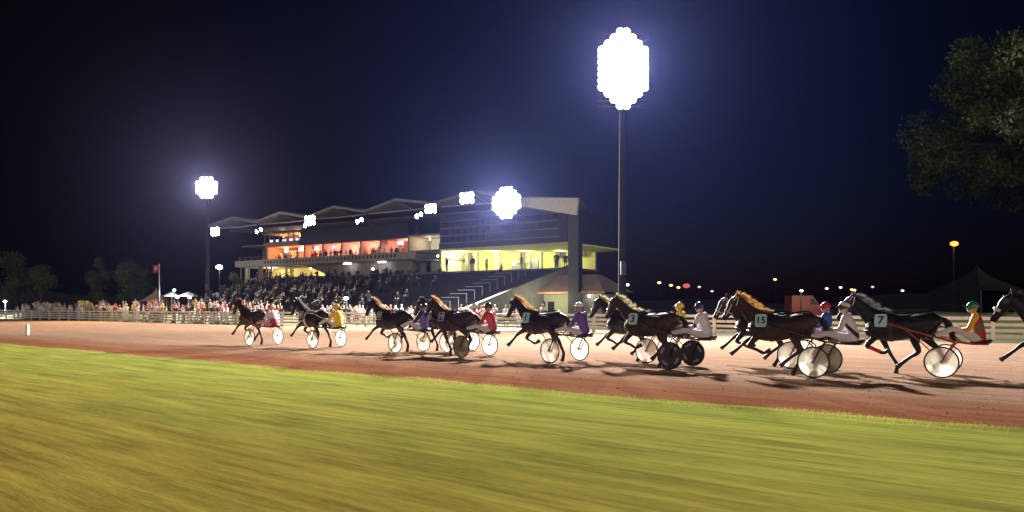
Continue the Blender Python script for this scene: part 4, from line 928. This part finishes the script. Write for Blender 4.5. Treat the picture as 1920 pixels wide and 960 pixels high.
# ================================================================== FLOODLIGHT MASTS
def lamp_head_mesh():
    bm = bmesh.new(); disc(bm, (0, 0, 0), (0, 1, 0), 0, .36, .10, 20, 1)
    loft(bm, [(0, .05, 0, .38, .38), (0, .22, 0, .30, .30), (0, .40, 0, .12, .12)], 16, 0, 0); disc(bm, (0, -.02, 0), (0, 1, 0), .355, .40, .14, 20, 0)
    return finish('lamp_head', bm, [M['dark_steel'], M['lamp']], keep=True)
HEAD = lamp_head_mesh()
def mast(label, loc, ztop, cols, rows, pitch, watts, col, aim, pole_r, scale=1.0, name='floodlight_mast', wide=False, spread=156):
    d = Vector(aim)-Vector(loc); rz = math.atan2(d.y, d.x)+math.pi/2
    r = thing(name, label, 'floodlight', loc, rz, 'floodlight masts')
    h0 = ztop-rows*pitch/2
    bm = bmesh.new(); tube(bm, [(0, .25, 0), (0, .25, ztop*.5), (0, .25, ztop+rows*pitch/2)], [pole_r, pole_r*.8, pole_r*.55], 12); disc(bm, (0, .25, .06), (0, 0, 1), 0, pole_r*1.7, .12, 16); finish('pole', bm, M['pole_paint'], r)
    bm = bmesh.new(); box(bm, (0, .25-pole_r-.1, 4.2), (.35, .25, .9)); finish('control_box', bm, M['dark_steel'], r, False)
    bm = bmesh.new()
    for j in range(rows):
        z = h0+(j+.5)*pitch; tube(bm, [(-cols*pitch/2, .18, z), (cols*pitch/2, .18, z)], .06, 8)
    finish('crossarm', bm, M['dark_steel'], r)
    for j in range(rows):
        for k in range(cols):
            if ((k-(cols-1)/2)/(cols/2))**2+((j-(rows-1)/2)/(rows/2))**2 > .98: continue
            o = link('lamp_head', HEAD, r); o.location = ((k-(cols-1)/2)*pitch, -.12-.01*((j+k) % 2), h0+(j+.5)*pitch); o.rotation_euler = (R(8), 0, 0); o.scale = (scale,)*3
    ld = bpy.data.lights.new('mast_light', 'POINT' if wide else 'SPOT')
    if not wide: ld.spot_size = R(spread); ld.spot_blend = 1.0
    ld.energy = watts; ld.color = col; ld.shadow_soft_size = .9
    lo = bpy.data.objects.new('mast_light', ld); COL.objects.link(lo); lo.parent = r; lo.location = (0, -1.2, ztop); lo.rotation_euler = (R(-82), 0, 0)
    return r
D1 = 50.0
mast('tallest floodlight mast blazing white right of the grandstand', at(1168, D1), zat(130, D1), 8, 13, .41, P_MAST, (1, .96, .97), (8, 18, 0), .30, .74)
D3 = 100.0
mast('slim floodlight mast standing alone left of the grandstand', at(388, D3), zat(352, D3), 5, 5, .56, P_MAST3, (1, .80, .58), (-32, 20, 0), .30, .80, spread=116)
# floodlights hung from the roof edge
def roof_flood(px, py, p, n, watts, label, group, sc_=1.0, cols=3, tilt=-50):
    t = (px-960)/F; Y = p/(t*math.sin(AS)+math.cos(AS)); loc = Vector((t*Y, Y, zat(py, Y)))
    r = thing('roof_floodlight', label, 'floodlight', loc, -AS, group)
    for k in range(n):
        if cols > 3 and ((k % cols-(cols-1)/2)/(cols/2))**2+((k//cols-(n//cols-1)/2)/(n/cols/2))**2 > .98: continue
        o = link('lamp_head', HEAD, r); o.location = ((k % cols-(cols-1)/2)*.62*sc_, -.01*(k % 2), (k//cols)*.56*sc_ - (.28*sc_*(n//cols-1) if n > cols else 0)); o.scale = (sc_*(.85 if cols == 3 else .98),)*3; o.rotation_euler = (R(15 if cols == 3 else 6), 0, 0)
    bm = bmesh.new(); tube(bm, [(-.9*sc_, .3, -.0), (.9*sc_, .3, 0)], .05, 6); tube(bm, [(0, .3, 0), (0, .5, .9)], .05, 6); finish('bracket', bm, M['dark_steel'], r)
    if watts:
        ld = bpy.data.lights.new('roof_light', 'SPOT'); ld.spot_size = R(150); ld.spot_blend = 1.0; ld.energy = watts; ld.color = (1, .96, .92); ld.shadow_soft_size = .5
        lo = bpy.data.objects.new('roof_light', ld); COL.objects.link(lo); lo.parent = r; lo.location = (0, -.6, -.2); lo.rotation_euler = (R(tilt), 0, math.atan2(0, 1)); ld.spot_size = R(150 if tilt == -50 else 160)
gR = 'floodlights on the grandstand roof'
roof_flood(950, 380, 58.4, 49, P_MAST2, 'round blazing floodlight bank hung from the right half of the grandstand roof', gR, .74, 7, -80)
roof_flood(404, 434, 58.8, 6, P_ROOF, 'bright floodlight bank at the left tip of the grandstand roof', gR, .95)
roof_flood(582, 413, 58.8, 6, P_ROOF, 'bright floodlight bank above the restaurant on the roof edge', gR, .95)
roof_flood(808, 391, 58.8, 6, P_ROOF, 'bright floodlight bank hanging above the stair tower', gR, .8)
roof_flood(876, 371, 58.8, 6, P_ROOF, 'bright floodlight bank just left of the round blazing bank', gR, .95)
for px, py, wh in ((490, 432, 'above the announcer box'), (680, 413, 'under the third roof fold'), (792, 403, 'left of the stair tower bank'), (581, 421, 'below the restaurant bank')):
    roof_flood(px-4, py+2, 60.2, 1, 0, 'small left lamp of the pair %s' % wh, 'small paired roof lamps', .75); roof_flood(px+4, py-2, 60.4, 1, 0, 'small right lamp of the pair %s' % wh, 'small paired roof lamps', .75)

# ================================================================== LEFT SIDE: trees, tents, parasols, flag
def tree(name, label, loc, base, h, rx, rz_, n, leafsize, m, seed, group=None, lobes=9, trunk=.22, squash=1.0, lr=(.30, .5)):
    rnd = random.Random(seed); r = thing(name, label, 'tree', loc, rnd.uniform(0, 6), group)
    bm = bmesh.new(); cz = base+(h-base)/2
    tube(bm, [(0, 0, 0), (.05, .02, base), (0, .1, cz), (.1, 0, h*.85)], [trunk, trunk*.8, trunk*.5, trunk*.15], 8, 3)
    L_ = []
    for k in range(lobes):
        a = rnd.uniform(0, 2*math.pi); q = rnd.uniform(.25, .8)
        c = Vector((math.cos(a)*rx*q, math.sin(a)*rx*q, cz+rnd.uniform(-.8, .8)*(h-base)/2*squash)); L_.append((c, rnd.uniform(*lr)*rx))
        tube(bm, [(0, 0, base+rnd.uniform(0, .4)*(cz-base)), c*.5+Vector((0, 0, cz*.45)), c], [trunk*.4, trunk*.22, trunk*.06], 6, 2)
    L_.append((Vector((0, 0, h-.32*rx)), rx*.42)); L_.append((Vector((0, 0, cz)), rx*.7))
    finish('trunk', bm, M['bark'], r)
    V, Fc = [], []
    for i in range(n):
        c, q = rnd.choice(L_)
        d = Vector((rnd.gauss(0, 1), rnd.gauss(0, 1), rnd.gauss(0, 1)*rz_)); d.normalize()
        p = c+d*q*(rnd.random()**.4)*1.08
        if math.sin(p.x*2.1/leafsize*.2+seed)*math.sin(p.y*1.7/leafsize*.2)*math.sin(p.z*2.3/leafsize*.2) > .25: continue
        a = Vector((rnd.gauss(0, 1), rnd.gauss(0, 1), rnd.gauss(0, 1))).normalized(); b = a.cross(d+Vector((.1, .2, .3))).normalized(); s_ = leafsize*rnd.uniform(.6, 1.3); k = len(V)
        V += [p-a*s_, p+b*s_*.45, p+a*s_, p-b*s_*.45]; Fc.append((k, k+1, k+2, k+3))
    me = bpy.data.meshes.new('crown'); me.from_pydata([v[:] for v in V], [], Fc); me.materials.append(m); link('crown', me, r)
    return r
LF1 = leaf('olive_leaf', (.090, .115, .025)); LF2 = leaf('green_leaf', (.075, .115, .025)); LF3 = leaf('brown_green_leaf', (.11, .10, .03)); LF4 = leaf('bright_leaf', (.11, .12, .02))
tree('tree', 'tall loose tree at the far left edge behind the crowd', at(30, 128), 2.0, zat(478, 128), 3.9, 1.2, 7000, .20, LF3, 21, lobes=12)
tree('tree', 'slender light green tree second from the left edge', at(76, 122), 2.2, zat(498, 122), 2.3, 1.2, 4500, .18, LF1, 22, lobes=9, trunk=.16)
tree('tree', 'narrow brownish tree beside the round green tree', at(186, 126), 2.0, zat(486, 126), 2.4, 1.4, 4500, .18, LF3, 23, lobes=9)
tree('tree', 'dense round green tree left of the red flag', at(246, 122), 1.4, zat(495, 122), 3.3, 1.0, 9000, .18, LF2, 24, lobes=14)
tree('tree', 'small yellow green tree lit at the left end of the grandstand', at(438, 96), 1.0, zat(512, 96), 1.5, 1.0, 2600, .13, LF4, 25, lobes=7, trunk=.12)
tree('tree', 'large dark tree overhanging the top right corner', at(1965, 47), 8.6, zat(92, 47), 9.6, 1.0, 80000, .14, mat('dark_green_leaf', (.036, .064, .012), .7, .5, .6, trans=.25), 31, lobes=110, trunk=.45, lr=(.09, .17))

fp = thing('flagpole', 'tall pale pole flying a red flag left of the grandstand', 'flagpole', at(298.5, 100))
bm = bmesh.new(); tube(bm, [(0, 0, 0), (0, 0, zat(496, 100))], [.10, .06], 10); ball(bm, (0, 0, zat(496, 100)), .10); finish('pole', bm, M['steel'], fp)
fl = thing('flag', 'square red flag with white flame shaped emblem on the pole', 'flag', at(298.5, 100))
z0, z1 = zat(511.5, 100), zat(497, 100)
bm = bmesh.new(); nx = 8; rows = []
for k in range(nx+1):
    x = -.09-.78*k/nx; y = .06*math.sin(k*1.1); rows.append((bm.verts.new((x, y, z0)), bm.verts.new((x, y, z1)), bm.verts.new((x, y+.012, z1)), bm.verts.new((x, y+.012, z0))))
for a, b in zip(rows, rows[1:]):
    for q in range(4): bm.faces.new((a[q], a[(q+1) % 4], b[(q+1) % 4], b[q]))
finish('cloth', bm, mat('red_flag_cloth', (.62, .015, .03), .6, .1, trans=.4), fl)
bm = bmesh.new(); zc = (z0+z1)/2
for pts in ([(-.62, .0), (-.52, .36), (-.44, .10), (-.50, -.06)], [(-.40, .34), (-.36, .36), (-.18, .02), (-.28, -.02)], [(-.50, -.14), (-.42, -.02), (-.34, -.16), (-.42, -.26)]):
    prism(bm, [(x, -.075, zc+z*.95) for x, z in pts], (0, .01, 0))
finish('emblem', bm, M['white_paint'], fl, False)

def peak_tent(label, loc, wd, zbase, zpeak, m, rz=0):
    r = thing('marquee_tent', label, 'tent', loc, rz); n = 10; bm = bmesh.new(); rings = []
    for k in range(n+1):
        t = k/n; hw = wd/2*(1-t)**1.7+.03; z = zbase+(zpeak-zbase)*t
        rings.append([bm.verts.new((hw*sx, hw*sy, z)) for sx, sy in ((-1, -1), (1, -1), (1, 1), (-1, 1))])
    for a, b in zip(rings, rings[1:]):
        for k in range(4): bm.faces.new((a[k], a[(k+1) % 4], b[(k+1) % 4], b[k]))
    bm.faces.new(rings[-1]); finish('roof', bm, m, r)
    bm = bmesh.new(); h = wd/2
    for sx, sy, dx, dy in ((0, 1, wd, .04), (1, 0, .04, wd), (-1, 0, .04, wd)): box(bm, (sx*h, sy*h, zbase/2), (dx, dy, zbase-.01))
    finish('side_wall', bm, m, r, False)
    for sx in (-1, 1):
        bm = bmesh.new(); box(bm, (sx*(h-.05), -h+.05, zbase/2), (.08, .08, zbase)); finish('pole', bm, M['steel'], r, False)
    return r
peak_tent('small tan peaked tent under the red flag', at(293, 116), 4.2, 2.4, zat(540, 116), mat('tan_canvas', (.42, .26, .18), .8), .2)
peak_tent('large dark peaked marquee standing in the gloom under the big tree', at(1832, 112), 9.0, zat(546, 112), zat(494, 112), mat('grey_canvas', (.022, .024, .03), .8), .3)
def parasol(label, loc, wd, z):
    r = thing('parasol', label, 'parasol', loc, .3, 'white parasols behind the crowd'); bm = bmesh.new(); n = 8
    top = bm.verts.new((0, 0, z)); ring = [bm.verts.new((wd/2*math.cos(2*math.pi*k/n), wd/2*math.sin(2*math.pi*k/n), z-.55)) for k in range(n)]
    low_ = [bm.verts.new(v.co-Vector((0, 0, .14))) for v in ring]
    for k in range(n): bm.faces.new((top, ring[k], ring[(k+1) % n])); bm.faces.new((ring[k], low_[k], low_[(k+1) % n], ring[(k+1) % n]))
    finish('canopy', bm, M['white_paint'], r, False)
    bm = bmesh.new(); tube(bm, [(0, 0, 0), (0, 0, z-.02)], .04, 8); finish('pole', bm, M['steel'], r)
parasol('white parasol nearest the red flag pole', at(322, 103), 2.3, zat(547, 103)); parasol('white parasol in the middle of the three', at(353, 103), 2.5, zat(546.5, 103)); parasol('white parasol beside the small lamp post', at(407, 102), 2.4, zat(547.5, 102))
def post_lamp(label, loc, z, m, r_=.18, name='lamp_post', watts=0, col=(1, 1, 1), group=None, pole=.05, pm='pole_paint'):
    r = thing(name, label, 'street lamp', loc, 0, group); bm = bmesh.new(); tube(bm, [(0, 0, 0), (0, 0, z-.1)], pole, 8); finish('pole', bm, M[pm], r)
    bm = bmesh.new(); ball(bm, (0, 0, 0), (r_*1.3, r_, r_*.8), seg=12, rings=8); o = finish('lamp_head', bm, m, r); o.location = (0, -.1, z)
    if watts:
        ld = bpy.data.lights.new('post_light', 'POINT'); ld.energy = watts; ld.color = col; ld.shadow_soft_size = .3; lo = bpy.data.objects.new('post_light', ld); COL.objects.link(lo); lo.parent = r; lo.location = (0, -.5, z-.3)
post_lamp('thin lamp post with mauve white head at the grandstand end', at(411.5, 98), zat(501, 98), emit('mauve_lamp', (.95, .75, 1), 14), .34, watts=150, col=(.95, .8, 1), pole=.07)
for px, py, q in ((327, 544, 'above the first parasol'), (333, 557, 'right of the first parasol'), (356, 558, 'under the middle parasol'), (10, 565, 'at the far left edge')): post_lamp('white globe lamp on a post %s' % q, at(px, 101), zat(py, 101), M['lampwhite'], .17, watts=1500 if px == 10 else (220 if px == 327 else 60))
post_lamp('white globe lamp low in front of the dark terrace', at(649, 66), zat(559.5, 66), M['lampwhite'], .17, watts=60)
# distant road lamps
far = [(1176, 534, 180, 'white'), (1236, 530, 200, 'warm'), (1258, 535, 210, 'warm'), (1272, 539, 215, 'warm'), (1287, 536, 205, 'red'), (1311, 538, 230, 'dim'), (1453, 524, 220, 'warm'), (1550, 541, 240, 'white'), (1576, 539, 240, 'white'), (1597, 543, 240, 'warm'), (1602, 544, 242, 'warm'), (1636, 538, 250, 'dim'), (1692, 545, 250, 'white'), (1335, 546, 240, 'dim')]
FM = {'white': emit('far_white', (1, .92, 1), 1.2), 'warm': emit('far_warm', (1, .55, .22), 1.4), 'red': emit('far_red', (.8, .2, .15), .35), 'dim': emit('far_dim', (.7, .65, .7), .6)}
for k, (px, py, d_, c_) in enumerate(far): post_lamp('tiny distant %s road lamp on the dark horizon' % c_, at(px, d_), zat(py, d_), FM[c_], .42 if c_ != 'red' else .8, 'road_lamp', group='distant road lamps', pole=.08)
post_lamp('orange street lamp glowing beneath the big tree', at(1788, 62), zat(457, 62), M['orange_lamp'], .26, 'street_lamp', 40, (1, .45, .12))

post_lamp('small white lamp on a post above the red van', at(1502, 81), zat(545, 81), FM['white'], .16, 'road_lamp', 45, (1, .8, .65), 'distant road lamps')
# boards behind the crowd
def board(label, px, py0, py1, wpx, d_, m):
    o = thing('sign_board', label, 'board', at(px, d_)); bm = bmesh.new(); z0, z1 = zat(py1, d_), zat(py0, d_); box(bm, (0, 0, (z0+z1)/2), (wpx*d_/F, .08, z1-z0)); finish('panel', bm, m, o, False)
    for sx in (-.4, .4): bm = bmesh.new(); box(bm, (sx*wpx*d_/F, .09, z0/2+.2), (.08, .08, z0+.4)); finish('post', bm, M['steel'], o, False)
YB = mat('yellow_board', (.60, .42, .04), .7); 
board('yellow board left of centre behind the crowd', 152, 564, 572, 12, 112, YB); board('narrow yellow board beside the wider yellow one', 163, 564, 572, 6, 112, YB); board('dull yellow low board near the left trees', 92, 569, 576, 16, 112, YB); board('white board behind the rail crowd', 212, 573, 579, 15, 104, M['white_paint'])

# red van beyond the bank
vn = thing('van', 'red van parked beyond the rail at the right', 'van', at(1510, 84, 0), R(4)); K = .92
def vbox(name, pts, m, y0=-.95, y1=.95):
    bm = bmesh.new(); prism(bm, [(x, y0, z) for x, z in pts], (0, y1-y0, 0)); return finish(name, bm, m, vn, False)
RP = mat('red_paint', (.40, .09, .045), .3, .08, coat=.5)
zb = 1.35
vbox('body', [(-2.0, .35), (-2.0, 2.75), (-1.9, 2.85), (.4, 2.85), (1.25, 1.75), (2.35, 1.45), (2.5, .9), (2.45, .35)], RP)
vbox('window', [(.15, 1.85), (.15, 2.55), (.48, 2.55), (1.05, 1.85)], M['glass'], -.96, .96)
for x in (-1.3, 1.6):
    bm = bmesh.new(); disc(bm, (x, -.86, .36), (0, 1, 0), 0, .36, .22, 20); finish('wheel', bm, M['tyre'], vn)
    bm = bmesh.new(); disc(bm, (x, .86, .36), (0, 1, 0), 0, .36, .22, 20); finish('wheel', bm, M['tyre'], vn)
bm = bmesh.new(); box(bm, (2.42, -.7, 1.15), (.12, .3, .2)); finish('headlight', bm, M['steel'], vn, False)
bm = bmesh.new(); box(bm, (2.42, .7, 1.15), (.12, .3, .2)); finish('headlight', bm, M['steel'], vn, False)

# ================================================================== added volume, scatters a glow around the lamps
if GLOW_HAZE:
    bm = bmesh.new(); box(bm, (0, 420, 23), (2000, 1900, 52)); hz = kind(finish('added_glow_haze', bm, mat('glow_haze_empty', (1, 1, 1)), smooth=False), 'stuff')
    m = bpy.data.materials.new('lamp_glow_haze'); m.use_nodes = True; t = m.node_tree; t.nodes.remove(t.nodes['Principled BSDF'])
    v = t.nodes.new('ShaderNodeVolumePrincipled'); v.inputs['Color'].default_value = (.32, .38, 1, 1); v.inputs['Density'].default_value = GLOW_HAZE; v.inputs['Anisotropy'].default_value = .84
    t.links.new(v.outputs[0], t.nodes['Material Output'].inputs['Volume']); hz.data.materials.clear(); hz.data.materials.append(m)
print('people', NP)
